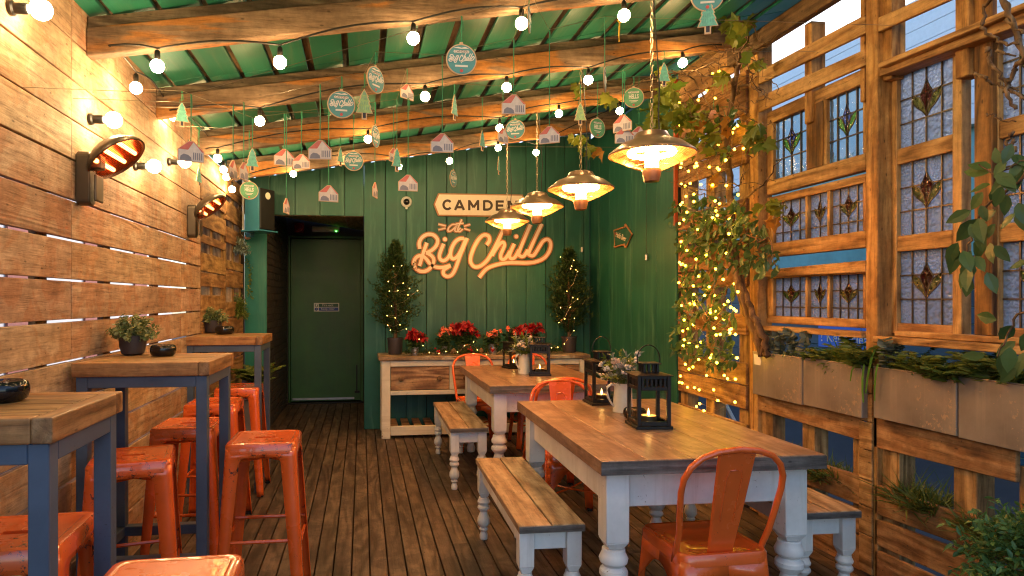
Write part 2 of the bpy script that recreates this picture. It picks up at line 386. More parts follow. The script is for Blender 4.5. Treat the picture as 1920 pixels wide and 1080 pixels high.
L_WHITE = leafm('white_berry', (.6, .52, .44), (.78, .70, .60), .5, .1)
P_NAIL = plain('rusty_nail', (.02, .012, .008), .7)
# ------------------------------------------------------------------ setting
def zr(X): return rbot(X)+.178                # underside of the roof boards
m = MB()
x = -1.34
while x < 2.62:
    y = -1.6+R.random()*.4
    while y < 8.7:
        y2 = min(8.72, y+R.uniform(3.2, 4.8)); m.box((x+.0035, y+.0015, -.028), (x+.0885, y2-.0015, R.uniform(-.0015, .0015))); y = y2
    x += .092
tag(m.build('deck_floor', W_DECK, bevel=.002), kind='structure')
m = MB().box((-1.5, -1.7, -.11), (2.75, 8.8, -.06)); tag(m.build('floor_base', P_SOIL), kind='structure')
g = MB().add([(-60, -60, -.13), (60, -60, -.13), (60, 60, -.13), (-60, 60, -.13)], [(0, 1, 2, 3)])
tag(g.build('ground', plain('grey_paving', (.04, .045, .055), .8, nscale=3, namt=.4)), kind='structure')
# left plank wall
lw = thing('plank_wall', 'long weathered timber plank wall with thin gaps of daylight, behind the bar tables', 'wall', (XL, 3, 0))
m = MB(); joints = [.7, 2.854, 4.49, 5.005]
for k in range(-8, 9):
    zb = 1.274+.168*k; zt = zb+.168
    if zt < 0.02: continue
    gb = .0055 if zb < 1.75 else .0034
    zt = min(zt, 2.60)
    for a, b in zip(joints, joints[1:]):
        dz = R.uniform(-.0015, .0015); dx = R.uniform(0, .003)
        m.box((XL-.024-dx, a+.0012, max(.005, zb+gb+dz)), (XL-dx, b-.0012, zt-gb+dz))
for k in range(-6, 8):
    for yy in (.9, 1.7, 2.62, 3.2, 3.75, 4.42, 4.93):
        for v in (.05, .12): m.lathe([(.0001, .0), (.0035, .0), (.0001, .001)], n=6, M=Matrix.Translation((XL+.0006, yy+R.uniform(-.012, .012), 1.274+.168*k+v)) @ Matrix.Rotation(PI/2, 4, 'Y'), mi=1)
m.build('plank', [W_LEFT, P_NAIL], lw, bevel=.002, world=True)
m = MB()
for yy in (.9, 1.7, 2.66, 3.3, 4.05, 4.93): m.box((XL-.055, yy-.045, 0), (XL-.03, yy+.045, 2.55))
m.box((XL-.034, .7, 1.80), (XL-.029, 5.0, 2.58)); m.box((XL-.034, .7, 0.02), (XL-.029, 5.0, .35))
m.build('stud', W_DARKV, lw, world=True)
# pallets closing the end of the left wall
for q, (ya, yb, lab) in enumerate([(5.02, 5.90, 'dark slatted pallet panel continuing the plank wall, beside the far wall heater'), (5.94, 6.74, 'dark slatted pallet panel in the far left corner under the speaker')]):
    pl = thing('pallet_fence', lab, 'fence', (XL, (ya+yb)/2, 0), group='pallet panels at the end of the plank wall')
    m = MB(); zs = [(.02, .2), (.21, .40), (.41, .6), (.61, .8), (.81, .99), (1.0, 1.19), (1.20, 1.395), (1.46, 1.57), (1.58, 1.72), (1.79, 1.86), (1.92, 2.06), (2.12, 2.3), (2.31, 2.5)] if q == 0 else [(.02, .2), (.21, .40), (.41, .6), (.61, .8), (.81, .99), (1.0, 1.19), (1.20, 1.34), (1.47, 1.63), (1.635, 1.72), (1.88, 2.02), (2.08, 2.25), (2.30, 2.5)]
    for a, b in zs: m.box((XL-.022, ya, a+R.uniform(0, .006)), (XL-R.uniform(0, .002), yb, b))
    m.build('slat', W_PAL, pl, bevel=.002, world=True)
    m = MB()
    for yy in (ya+.045, (ya+yb)/2, yb-.045): m.box((XL-.11, yy-.045, 0), (XL-.024, yy+.045, 2.5))
    m.build('block', W_PALV, pl, bevel=.002, world=True)
# roof
rf = thing('roof', 'sloping green boarded roof on rough timber rafters over the terrace', 'roof', (.6, 3.5, 2.6))
m = MB(); mb = MB(); x = -1.30; 
while x < 2.85:
    w = R.uniform(.158, .176); x2 = x+w; lo = R.uniform(0, .004); y0 = .55
    for (a, b) in ((.55, 3.9), (3.902, 7.0)):
        l2 = lo+R.uniform(0, .003)
        m.hexa([(x, a, zr(x)+l2), (x2, a, zr(x2)+l2+.012), (x2, b, zr(x2)+l2+.012), (x, b, zr(x)+l2), (x, a, zr(x)+.02+l2), (x2, a, zr(x2)+.032+l2), (x2, b, zr(x2)+.032+l2), (x, b, zr(x)+.02+l2)])
    xa, xb = x2-.03, x2+.075
    mb.hexa([(xa, .56, zr(xa)+.04), (xb, .56, zr(xb)+.04), (xb, 6.98, zr(xb)+.04), (xa, 6.98, zr(xa)+.04), (xa, .56, zr(xa)+.06), (xb, .56, zr(xb)+.06), (xb, 6.98, zr(xb)+.06), (xa, 6.98, zr(xa)+.06)])
    x = x2+R.uniform(.034, .044)
m.build('roof_board', P_ROOF, rf, bevel=.0015, world=True); mb.build('cover_strip', W_EAVE, rf, world=True)
for i, by in enumerate(BY):
    m = MB(); x0, x1 = XL-.0, 2.50; hh = .125
    m.hexa([(x0, by-.03, rbot(x0)), (x1, by-.03, rbot(x1)), (x1, by+.03, rbot(x1)), (x0, by+.03, rbot(x0)), (x0, by-.03, rbot(x0)+hh), (x1, by-.03, rbot(x1)+hh), (x1, by+.03, rbot(x1)+hh), (x0, by+.03, rbot(x0)+hh)])
    m.build('rafter', W_BEAM, rf, bevel=.006, world=True, seg=2)
    m = MB(); x0 = XL+.002
    m.hexa([(x0, by-.018, rbot(x0)+hh+.003), (x1, by-.018, rbot(x1)+hh+.003), (x1, by+.035, rbot(x1)+hh+.003), (x0, by+.035, rbot(x0)+hh+.003), (x0, by-.018, zr(x0)-.002), (x1, by-.018, zr(x1)-.002), (x1, by+.035, zr(x1)-.002), (x0, by+.035, zr(x0)-.002)])
    m.build('batten', W_BEAMG, rf, bevel=.003, world=True)
m = MB().box((2.42, .8, 2.915), (2.475, 4.0, 3.025)); m.build('eave_beam', W_EAVE, rf, bevel=.005, world=True)
# back wall
def ztop(X): return 2.588+.163*(X+1.2)
bw = thing('boarded_wall', 'dark green vertical boarded back wall carrying the cream lettering', 'wall', (.6, YB, 0))
m = MB(); mt = MB()
def vboards(mm, xa, xb, w, za, zfun, y, y1):
    x = xa
    while x < xb-.02:
        x2 = min(xb, x+w); 
        if xb-x2 < .05: x2 = xb
        d = R.uniform(0, .003); a, b = x+.003, x2-.003
        zz = zfun if callable(zfun) else (lambda X: zfun)
        mm.hexa([(a, y+d, za), (b, y+d, za), (b, y1, za), (a, y1, za), (a, y+d, zz(a)), (b, y+d, zz(b)), (b, y1, zz(b)), (a, y1, zz(a))]); x = x2
vboards(m, .02, .245, .225, .005, ztop, YB, YB+.022)
vboards(m, .245, 2.478, .2165, .005, ztop, YB, YB+.022)
vboards(m, -1.19, .02, .253, 2.235, ztop, YB, YB+.022)
m.build('board', P_GREEN, bw, bevel=.002, world=True)
mt = MB(); vboards(mt, -1.19, -.966, .3, .005, 2.18, YB-.001, YB+.022); mt.build('pier_board', P_TEAL, bw, bevel=.002, world=True)
m = MB(); zt_ = lambda X: ztop(X)-.004
m.hexa([(.022, YB+.026, 0), (2.5, YB+.026, 0), (2.5, YB+.04, 0), (.022, YB+.04, 0), (.022, YB+.026, zt_(.02)), (2.5, YB+.026, zt_(2.5)), (2.5, YB+.04, zt_(2.5)), (.022, YB+.04, zt_(.02))])
m.hexa([(-1.3, YB+.026, 2.24), (.021, YB+.026, 2.24), (.021, YB+.04, 2.24), (-1.3, YB+.04, 2.24), (-1.3, YB+.026, zt_(-1.3)), (.021, YB+.026, zt_(.02)), (.021, YB+.04, zt_(.02)), (-1.3, YB+.04, zt_(-1.3))])
m.box((-1.32, YB-.005, 0), (-1.191, YB+.02, 2.5)); m.build('backing', P_BRICK, bw, world=True)
m = MB()
for i in range(5):
    xa, xb = -.96+.196*i+.002, -.96+.196*(i+1)-.002; f = lambda X: 2.43-.16*(X+.96)
    m.hexa([(xa, YB+.03, 2.232), (xb, YB+.03, 2.232), (xb, 8.55, f(xb)), (xa, 8.55, f(xa)), (xa, YB+.03, 2.25), (xb, YB+.03, 2.25), (xb, 8.55, f(xb)+.02), (xa, 8.55, f(xa)+.02)])
m.build('porch_ceiling', wood('porch_board', (.4, .33, .22), (.55, .47, .32), (.65, .57, .4), 1), bw, world=True)
bk = thing('brick_wall', 'dark painted brick return wall at the left of the fire door', 'wall', (-1.05, 7.6, 0))
m = MB(); m.box((-1.19, YB+.025, 0), (-.975, 8.55, 2.6)); z = .004; r = 0
while z < 2.4:
    y = YB+.03-(.11 if r % 2 else 0)
    while y < 8.5: m.box((-.98, max(YB+.03, y)+.004, z+.004), (-.966+R.uniform(-.002, .002), min(8.54, y+.215)-.004, z+.068)); y += .22
    z += .075; r += 1
m.build('brick', P_BRICK, bk, bevel=.003, world=True)
pw = thing('plaster_wall', 'dark wall around and above the green fire door', 'wall', (-.4, 8.57, 0))
m = MB(); m.box((-1.3, 8.66, -.1), (.3, 8.72, 2.8)); m.box((.041, YB+.05, -.1), (.06, 8.66, 2.8)); m.box((-1.2, 8.57, 2.2), (.05, 8.65, 2.7)); m.box((-1.2, 8.57, 0), (-.955, 8.65, 2.198)); m.box((.022, YB+.045, 0), (.04, 8.56, 2.6)); m.build('wall_face', P_BRICK, pw, world=True)
dr = thing('fire_door', 'flat dark green fire door deep in the recess left of the lettered wall', 'door', (-.46, 8.56, 0))
m = MB(); m.box((-.95, 8.53, .02), (-.925, 8.6, 2.195)); m.box((-.925, 8.53, 2.165), (.018, 8.6, 2.195)); m.box((-.012, 8.53, .02), (.018, 8.6, 2.16)); m.build('door_frame', P_DOOR, dr, bevel=.003, world=True)
MB().box((-.92, 8.555, .03), (-.016, 8.6, 2.158)).build('door_leaf', P_DOOR, dr, bevel=.003, world=True)
MB().box((-.90, 8.54, .045), (-.10, 8.554, .075)).build('door_sweep', P_ZINC, dr, world=True, bevel=.002)
m = MB(); m.box((-.075, 8.535, .14), (-.06, 8.553, .5)); m.box((-.095, 8.53, .13), (-.03, 8.553, .16)); m.build('drop_bolt', P_BLACK, dr, world=True)
MB().box((-.95, 8.50, .002), (.018, 8.6, .018)).build('threshold', P_BLACK, dr, world=True)
# notice on the door
def textmesh(txt, size, mat, parent, loc, rot=(PI/2, 0, 0), ext=.001, off=0., name='lettering', align='CENTER', sx=1, shear=0):
    c = bpy.data.curves.new('txt', 'FONT'); c.body = txt; c.size = size; c.extrude = ext; c.offset = off; c.align_x = align; c.align_y = 'CENTER'; c.shear = shear; c.resolution_u = 3
    o = bpy.data.objects.new('txt', c); COL.objects.link(o); dg = bpy.context.evaluated_depsgraph_get(); dg.update()
    me = bpy.data.meshes.new_from_object(o.evaluated_get(dg)); bpy.data.objects.remove(o); bpy.data.curves.remove(c)
    me.name = name; me.materials.clear(); me.materials.append(mat)
    t = bpy.data.objects.new(name, me); COL.objects.link(t); t.location = loc; t.rotation_euler = rot; t.scale = (sx, 1, 1)
    if parent is not None: t.parent = parent; KID.setdefault(parent.name, []).append(t)
    return t
a, b = on_y(588.5, 568, 8.55), on_y(636, 584, 8.55); w, h = b.x-a.x, a.z-b.z
nt_ = thing('door_notice', 'small green and blue Fire exit Keep clear notice on the dark green door', 'sign', ((a.x+b.x)/2, 8.553, b.z))
MB().box((-w/2, -.004, 0), (w/2, 0, h)).build('backing_plate', P_BOARDW, nt_, bevel=.001)
MB().box((-w*.31, -.006, h*.53), (w*.46, -.0045, h*.90)).build('green_panel', P_NGREEN, nt_)
m = MB().box((-w*.31, -.006, h*.09), (w*.46, -.0045, h*.47)); m.lathe([(h*.19, 0), (h*.19, .002)], (0, 0, 0), 16, Matrix.Translation((-w*.40, -.0045, h*.28)) @ Matrix.Rotation(PI/2, 4, 'X')); m.build('blue_panel', P_NBLUE, nt_)
m = MB(); m.box((-w*.46, -.006, h*.54), (-w*.43, -.0045, h*.9)); m.prism([(-w*.41, h*.55), (-w*.37, h*.7), (-w*.39, h*.85), (-w*.35, h*.8), (-w*.345, h*.55)], .0045, .006, Matrix.Rotation(PI/2, 4, 'X')); m.build('running_figure', P_NGREEN, nt_)
MB().box((-w*.405, -.008, h*.2), (-w*.395, -.0066, h*.38)).build('exclamation_mark', P_BOARDW, nt_)
textmesh('Fire exit', h*.38, P_BOARDW, nt_, (w*.05, -.0072, h*.73)); textmesh('Keep clear', h*.36, P_BOARDW, nt_, (w*.05, -.0072, h*.30))
# alarm sounder and closer above the door
p = on_y(561, 427, 8.56); al = thing('alarm_sounder', 'red square alarm sounder above the fire door', 'alarm', tuple(p))
MB().box((-.065, -.03, -.065), (.065, 0, .065)).build('base_plate', P_RED, al, bevel=.008)
MB().lathe([(.052, 0), (.05, .03), (.03, .036), (.028, .028), (.012, .03), (0.001, .032)], n=20, M=Matrix.Translation((0, -.03, 0)) @ Matrix.Rotation(PI/2, 4, 'X')).build('horn', P_RED, al, smooth=True)
p = on_y(611, 430, 8.56); al = thing('emergency_light', 'long pale emergency light bar with a green led above the fire door', 'light', tuple(p))
MB().box((-.18, -.05, -.04), (.18, 0, .035)).build('housing', P_WPLAS, al, bevel=.012, seg=2)
MB().box((-.16, -.054, -.015), (.16, -.051, .02)).build('diffuser', P_CREAMJ, al, bevel=.001)
MB().sphere((.135, -.054, -.03), .009).build('led', E_LED, al)
# right return of the green wall
rw = thing('boarded_wall', 'bright green vertical boarded side wall with the small arrow sign', 'wall', (XR, 5.7, 0))
m = MB(); ys = [on_x(q, 562, XR).y for q in (1268, 1231, 1183, 1142, 1123, 1108)]; ys[-1] = YB-.001
for a, b in zip(ys, ys[1:]):
    d = R.uniform(0, .003); m.hexa([(XR+d, a+.002, .005), (XR+.022, a+.002, .005), (XR+.022, b-.002, .005), (XR+d, b-.002, .005), (XR+d, a+.002, 3.12), (XR+.022, a+.002, 3.12), (XR+.022, b-.002, 3.12), (XR+d, b-.002, 3.12)])
m.build('board', P_GREEN, rw, bevel=.002, world=True)
MB().box((XR+.026, ys[0], 0), (XR+.04, YB, 3.1)).build('backing', P_BRICK, rw, world=True)
m = MB().box((XR-.028, ys[0]-.035, 1.95), (XR-.004, ys[0]-.008, 3.1)); m.build('corner_trim', plain('rust_paint', (.38, .07, .02), .6), rw, world=True)
# ------------------------------------------------------------------ right timber screen
def corners(x0, yt0, yb0, x1, yt1, yb1, X): return on_x(x0, yb0, X), on_x(x1, yb1, X), on_x(x1, yt1, X), on_x(x0, yt0, X)
def rb(mm, x0, yt0, yb0, x1, yt1, yb1, X=XR, th=.022, nails=False):
    c = corners(x0, yt0, yb0, x1, yt1, yb1, X); V = Vector((th, 0, 0))
    mm.hexa([c[0], c[1], c[1]+V, c[0]+V, c[3], c[2], c[2]+V, c[3]+V])
    if nails:
        for u in (.03, .06, .5, .53, .94, .97):
            for v in (.25, .72):
                p = (c[0]*(1-u)+c[1]*u)*(1-v-R.uniform(-.1, .1))+(c[3]*(1-u)+c[2]*u)*(v+R.uniform(-.1, .1)); mm.lathe([(.0001, .0), (R.uniform(.0035, .006), .0), (.0001, .0012)], n=7, M=Matrix.Translation((X-.0002, p.y, p.z)) @ Matrix.Rotation(-PI/2, 4, 'Y'), mi=1)
def Yx(px, X=XR): return on_x(px, 562, X).y
# pallet behind the climber
pal = thing('pallet_screen', 'tall pallet wood screen behind the climber and the golden fairy lights', 'fence', (XR, 4.3, 0), group='pallet screens along the right side')
m = MB(); mv = MB(); xa, xb = 1270.5, 1399
YA, YBp = Yx(xa), Yx(xb); zcut = lambda px, py: on_x(px, py, XR).z
rows = [(1387, 0, 55), (1387, 60, 128), (1387, 137, 217), (1399, 226, 265), (1399, 267, 305), (1399, 371, 405), (1399, 408, 440), (1399, 447, 500), (1399, 503, 537), (1399, 588, 628), (1399, 681, 722), (1399, 724, 768)]
for px, yt, yb in rows:
    zt, zb = min(3.1, zcut(px, yt)), zcut(px, yb); e = R.uniform(-.002, .002)
    m.box((XR+e*.5+.001, YBp+R.uniform(0, .01), zb+e), (XR+.022, YA-.004, zt+e))
zl = zcut(1399, 768)
for a, b in ((.52, .66), (.36, .51), (.19, .345), (.02, .175)): m.box((XR, YBp, a), (XR+.022, YA-.004, min(b, zl-.1)))
for yy in (YA-.06, (YA+YBp)/2+.02, YBp+.06): MB().box((XR+.024, yy-.055, .01), (XR+.115, yy+.055, 3.08)).build('block', W_PALV, pal, bevel=.003, world=True)
for px, yt, yb in rows:
    zt, zb = min(3.0, zcut(px, yt)), zcut(px, yb)
    for yy in (YA-.05, YA-.08, (YA+YBp)/2+.02, YBp+.05, YBp+.09):
        for v in (.3, .7): m.lathe([(.0001, .0), (R.uniform(.004, .006), .0), (.0001, .0012)], n=7, M=Matrix.Translation((XR-.0012, yy+R.uniform(-.01, .01), zb+(zt-zb)*v)) @ Matrix.Rotation(-PI/2, 4, 'Y'), mi=1)
m.build('slat', [W_PAL, P_NAIL], pal, bevel=.003, world=True)
# main frame: posts, rails
fr = thing('timber_frame', 'rough timber frame of posts and rails holding the leaded windows', 'fence', (XR, 3.0, 0))
def post(px0, px1, z0, z1, d=.10, X=XR, name='post', mat=W_POST):
    MB().box((X, Yx(px1, X), z0), (X+d, Yx(px0, X), z1)).build(name, mat, fr, bevel=.004, world=True)
post(1405, 1421, .01, 3.05); post(1623, 1645.5, .95, 3.05, .14)
post(1624, 1645, .01, .945, .05)
for a, b in ((1508, 1521),):
    post(a, b, 2.36, 2.93, .09, XR+.024, 'upright')
post(1612, 1621, 2.36, 2.93, .09, XR+.024, 'upright'); post(1648, 1671, 2.42, 2.95, .08, XR+.03, 'upright'); post(1790, 1815, 2.30, 2.95, .08, XR+.03, 'upright')
for q in ((1422, 133, 158, 1622, 27, 62), (1422, 182, 210, 1622, 92, 122), (1646, 33, 60, 1925, -88, -66)): m = MB(); rb(m, *q); m.build('top_rail', W_FRAME, fr, bevel=.003, world=True)
m = MB(); rb(m, 1646, 118, 128, 1930, 0, 12, XR-.05, .17); m.build('head_ledge', W_FRAME, fr, bevel=.003, world=True)
m = MB(); rb(m, 1648, 131, 143, 1930, 17, 40, XR-.012, .1); m.build('head_rail', W_FRAME, fr, bevel=.003, world=True)
m = MB(); rb(m, 1422, 507, 520, 1622.5, 488, 510, XR-.002, .03); m.build('middle_rail', W_FRAME, fr, bevel=.003, world=True)
zs1 = (on_x(1622, 634, XR).z, on_x(1622, 623, XR).z)
m = MB(); m.box((XR-.02, Yx(1622.5), zs1[0]), (XR+.10, Yx(1421.5), zs1[1])); m.build('window_ledge', W_FRAME, fr, bevel=.003, world=True)
zs2 = (on_x(1646, 642, XR).z, on_x(1646, 630, XR).z)
m = MB(); m.box((XR-.03, 1.55, zs2[0]), (XR+.13, Yx(1646), zs2[1])); m.build('window_sill', W_FRAME, fr, bevel=.003, world=True)
m = MB(); m.box((XR+.035, 1.55, zs2[1]+.002), (XR+.10, Yx(1664), zs2[1]+.028)); m.build('sill_batten', W_FRAME, fr, bevel=.003, world=True)
MB().box((XR+.05, Yx(1840), zs2[1]+.03), (XR+.075, Yx(1806), 2.66)).build('filler_board', W_DARKV, fr, bevel=.003, world=True)
# lower rails in pallet wood
for q in ((1421, 733, 768, 1613, 778, 826), (1421, 832, 873, 1613, 893, 948), (1421, 880, 925, 1613, 956, 1001), (1421, 930, 975, 1613, 1006, 1070), (1421, 980, 1000, 1613, 1075, 1100),
          (1638, 782, 838, 1905, 840, 905), (1640, 908, 963, 1905, 998, 1060), (1640, 972, 1020, 1905, 1071, 1140), (1640, 1030, 1080, 1905, 1150, 1215)):
    m = MB(); rb(m, *q, nails=True); m.build('lower_rail', [W_PAL, P_NAIL], fr, bevel=.003, world=True)
z0, z1 = .02, on_x(1613, 800, XR).z
for a, b in ((1421, 1442), (1497, 1520), (1591, 1613), (1645, 1678), (1778, 1822), (1900, 1935)):
    MB().box((XR+.024, Yx(b), z0), (XR+.11, Yx(a), z1)).build('spacer_block', W_PALV, fr, bevel=.003, world=True)
zb = .01
for zt in (.2, .34, .47, .62, .76, .90, 1.05): MB().box((XR-.012, Yx(1638.5), zb), (XR+.01-.012, Yx(1614), zt-.004)).build('packing_block', W_PAL, fr, bevel=.003, world=True); zb = zt
# leaded windows
def motif(fr_, Y0, Y1, z0, z1, X, c1, c2):
    Yc = (Y0+Y1)/2; w = Y0-Y1; hh = z1-z0
    P = lambda u, v, dx=0: Vector((X+dx, Yc-u*w, z1-v*hh))
    dia = [(0, .17), (.05, .27), (.115, .355), (.055, .48), (0, .62), (-.055, .48), (-.115, .355), (-.05, .27)]
    lr = [(0, .66), (.03, .55), (.075, .46), (.125, .385), (.19, .355), (.27, .315), (.25, .43), (.17, .51), (.08, .57)]
    def flat(poly, mat, nm):
        n = len(poly); vs = [P(u, v, -.0075) for u, v in poly]+[P(u, v, -.0035) for u, v in poly]
        MB().add(vs, [tuple(range(n)), tuple(range(2*n-1, n-1, -1))]+[(i, n+i, n+(i+1) % n, (i+1) % n) for i in range(n)]).build(nm, mat, fr_, world=True)
    flat(dia, c1, 'diamond_glass'); flat(lr, c2, 'petal_glass'); flat([(-u, v) for u, v in lr], c2, 'petal_glass')
    return [[P(u, v, -.006) for u, v in q] for q in (dia, lr, [(-u, v) for u, v in lr])]
def pane(win, Y0, Y1, z0, z1, X, cols, rws, gl, c1, c2, sub=None):
    us = cols; vs_ = rws; m = MB(); cm = MB()
    for i in range(len(us)-1):
        for j in range(len(vs_)-1):
            ya, yb = Y0-(Y0-Y1)*us[i], Y0-(Y0-Y1)*us[i+1]; za, zb = z1-(z1-z0)*vs_[j], z1-(z1-z0)*vs_[j+1]
            m.box((X-.002, yb+.0004, zb+.0004), (X+.002, ya-.0004, za-.0004))
    m.build('glass_pane', gl, win, world=True)
    for u in us[1:-1]: y = Y0-(Y0-Y1)*u; cm.box((X-.007, y-.003, z0), (X+.007, y+.003, z1))
    for v in vs_[1:-1]: z = z1-(z1-z0)*v; cm.box((X-.0065, Y1, z-.003), (X+.0065, Y0, z+.003))
    for loop in motif(win, Y0, Y1, z0, z1, X, c1, c2): cm.tube(loop, .0033, 5, closed=True)
    cm.build('lead_came', P_SILV, win, world=True)
def win_frame(win, Y0, Y1, z0, z1, X, holes, depth=.05, mid='mullion'):
    """outer rect with rectangular holes [(Y0,Y1,z0,z1)] sorted along -Y, all in one row, or one column"""
    st = MB(); rl = MB()
    if holes[0][0] != holes[-1][0] or len(holes) == 1:     # a row
        zb, zt = holes[0][2], holes[0][3]
        rl.box((X, Y1, z0), (X+depth, Y0, zb)); rl.box((X, Y1, zt), (X+depth, Y0, z1))
        e = [Y0]+[v for h in holes for v in h[:2]]+[Y1]
        for a, b in zip(e[::2], e[1::2]): st.box((X+.001, b, zb+.0005), (X+depth-.001, a, zt-.0005))
    else:
        st.box((X, holes[0][0], z0), (X+depth, Y0, z1)); st.box((X, Y1, z0), (X+depth, holes[0][1], z1))
        e = [z1]+[v for h in holes for v in (h[3], h[2])]+[z0]
        for a, b in zip(e[::2], e[1::2]): rl.box((X+.001, holes[0][1]+.0005, b), (X+depth-.001, holes[0][0]-.0005, a))
    rl.build('frame_rail', W_FRAME, win, bevel=.003, world=True); st.build('frame_stile', W_FRAMEV, win, bevel=.003, world=True)
Xw = XR+.045
def zat(px, py, X=Xw): return on_x(px, py, X).z
C4 = [0, .235, .49, .765, 1]; R3 = [0, .335, .665, 1]
# pair of clear blue windows, upper left
Y = lambda px: Yx(px, Xw)
def zmean(a, b, X=Xw): return (zat(*a, X)+zat(*b, X))/2
w1 = thing('leaded_window', 'upper pair of leaded windows with violet diamonds and lime petals in clear glass', 'window', (Xw, Y(1530), zat(1440, 350)), group='salvaged leaded windows')
zt, zb = zmean((1448, 227), (1622, 158)), zmean((1448, 337), (1622, 288))
hs = [(Y(1449), Y(1511), zb, zt), (Y(1549), Y(1617), zb, zt)]
win_frame(w1, Y(1438), Y(1623), zb-.085, zt+.075, Xw, hs)
for a, b, c, d in hs: pane(w1, a, b, c, d, Xw+.025, C4, R3, G_SEA, G_VIO, G_OLI)
MB().box((Xw-.004, hs[1][0]+.02, zb), (Xw-.0005, hs[0][1]-.015, zt)).build('mullion_board', W_DARKV, w1, bevel=.001, world=True)
def triple(lab, zt, zb, ft, fb):
    w = thing('leaded_window', lab, 'window', (Xw, Y(1530), zb), group='salvaged leaded windows')
    hs = [(Y(a), Y(b), zb, zt) for a, b in ((1449, 1509), (1514, 1550), (1555, 1617))]
    win_frame(w, Y(1438), Y(1623), zb-fb, zt+ft, Xw, hs)
    for i, (a, b, c, d) in enumerate(hs): pane(w, a, b, c, d, Xw+.025, C4 if i != 1 else [0, .5, 1], [0, .36, .76, 1], G_HAM, G_RED, G_AMB if i else G_OLI)
triple('wide leaded window of three ruby diamond panes, directly under the violet diamond pair', zmean((1449, 381), (1620, 344)), zmean((1449, 454), (1620, 435)), .045, .085)
triple('wide leaded window of three ruby diamond panes, lowest one just above the rusty planter', zmean((1449, 523), (1620, 512)), zmean((1449, 592), (1620, 599)), .012, .045)
Xw = XR+.075
w3 = thing('leaded_window', 'tall leaded window of three stacked ruby diamond panes right of the main post', 'window', (Xw, Y(1735), zat(1735, 620)), group='salvaged leaded windows')
rowsz = [(zmean((1680, 138), (1785, 97)), zmean((1680, 276), (1785, 249))), (zmean((1680, 306), (1785, 280)), zmean((1680, 439), (1787, 432))), (zmean((1682, 470), (1783, 463)), zmean((1682, 606), (1783, 611)))]
hs = [(Y(1681), Y(1785), b, t) for t, b in rowsz]
win_frame(w3, Y(1665), Y(1803), rowsz[2][1]-.05, rowsz[0][0]+.06, Xw, hs)
for a, b, c, d in hs: pane(w3, a, b, c, d, Xw+.025, C4, R3, G_HAM, G_RED, G_AMB)
w4 = thing('leaded_window', 'tall leaded window behind the foreground branch at the right edge', 'window', (Xw, Y(1910), zat(1735, 620)), group='salvaged leaded windows')
hs = [(Y(1872), Y(1872)-.30, b, t) for t, b in rowsz]
win_frame(w4, Y(1848), Y(1872)-.345, rowsz[2][1]-.05, rowsz[0][0]+.06, Xw, hs)
for a, b, c, d in hs: pane(w4, a, b, c, d, Xw+.025, C4, R3, G_HAM, G_RED, G_OLI)
# planters on the lower rail
def planter(lab, px0, px1, pyt, pyb, dent=False):
    X0 = XR-.045; Ya, Yb_ = Yx(px0, X0), Yx(px1, X0); z1 = on_x(*pyt, X0).z; z0 = on_x(*pyb, X0).z-.022
    t = thing('metal_planter', lab, 'planter', (X0, (Ya+Yb_)/2, z0), group='metal trough planters under the windows')
    x1 = X0+.2; e = .004
    m = MB(); m.box((X0, Yb_+.002, z0), (X0+e, Ya-.002, z1)); m.box((x1-e, Yb_+.002, z0), (x1, Ya-.002, z1)); m.box((X0+e, Yb_+.002, z0), (x1-e, Yb_+.002+e, z1)); m.box((X0+e, Ya-.002-e, z0), (x1-e, Ya-.002, z1)); m.box((X0+e, Yb_+.006, z0), (x1-e, Ya-.006, z0+e))
    m.build('trough', P_PLANT, t, bevel=.0015, world=True)
    m = MB(); r_ = .004; m.tube([(X0+.001, Yb_+.004, z1), (X0+.001, Ya-.004, z1)], r_, 6); m.build('rolled_rim', P_PLANT, t, world=True, smooth=True)
    MB().box((X0+.006, Yb_+.008, z1-.05), (x1-.006, Ya-.008, z1-.025)).build('soil', P_SOIL, t, world=True)
    return (X0, Ya, Yb_, z0, z1)
PLN = [planter('rust spotted zinc planter with a torn white sticker, by the climbing trunk', 1411, 1504, (1411, 659), (1411, 731)),
       planter('zinc planter with white flecks and a rust hole, just left of the main post', 1505.5, 1616, (1505, 671), (1616, 776)),
       planter('plain zinc planter just right of the main post, full of dense fern', 1637, 1793.5, (1637, 688), (1793, 808)),
       planter('dented zinc planter at the right edge of the row', 1796, 1990, (1796, 706), (1796, 810))]
stk = thing('sticker', 'torn white sticker on the front of the rusty planter by the climber', 'sticker', tuple(on_x(1422, 685, XR-.0475)))
c = [on_x(px, py, XR-.0475) for px, py in ((1413.5, 664), (1425, 666), (1427, 677), (1425.5, 685), (1414.5, 683))]
n_ = len(c); MB().add(c+[v+Vector((.0012, 0, 0)) for v in c], [tuple(range(n_)), tuple(range(2*n_-1, n_-1, -1))]+[(i, n_+i, n_+(i+1) % n_, (i+1) % n_) for i in range(n_)]).build('paper', P_BOARDW, stk, world=True)
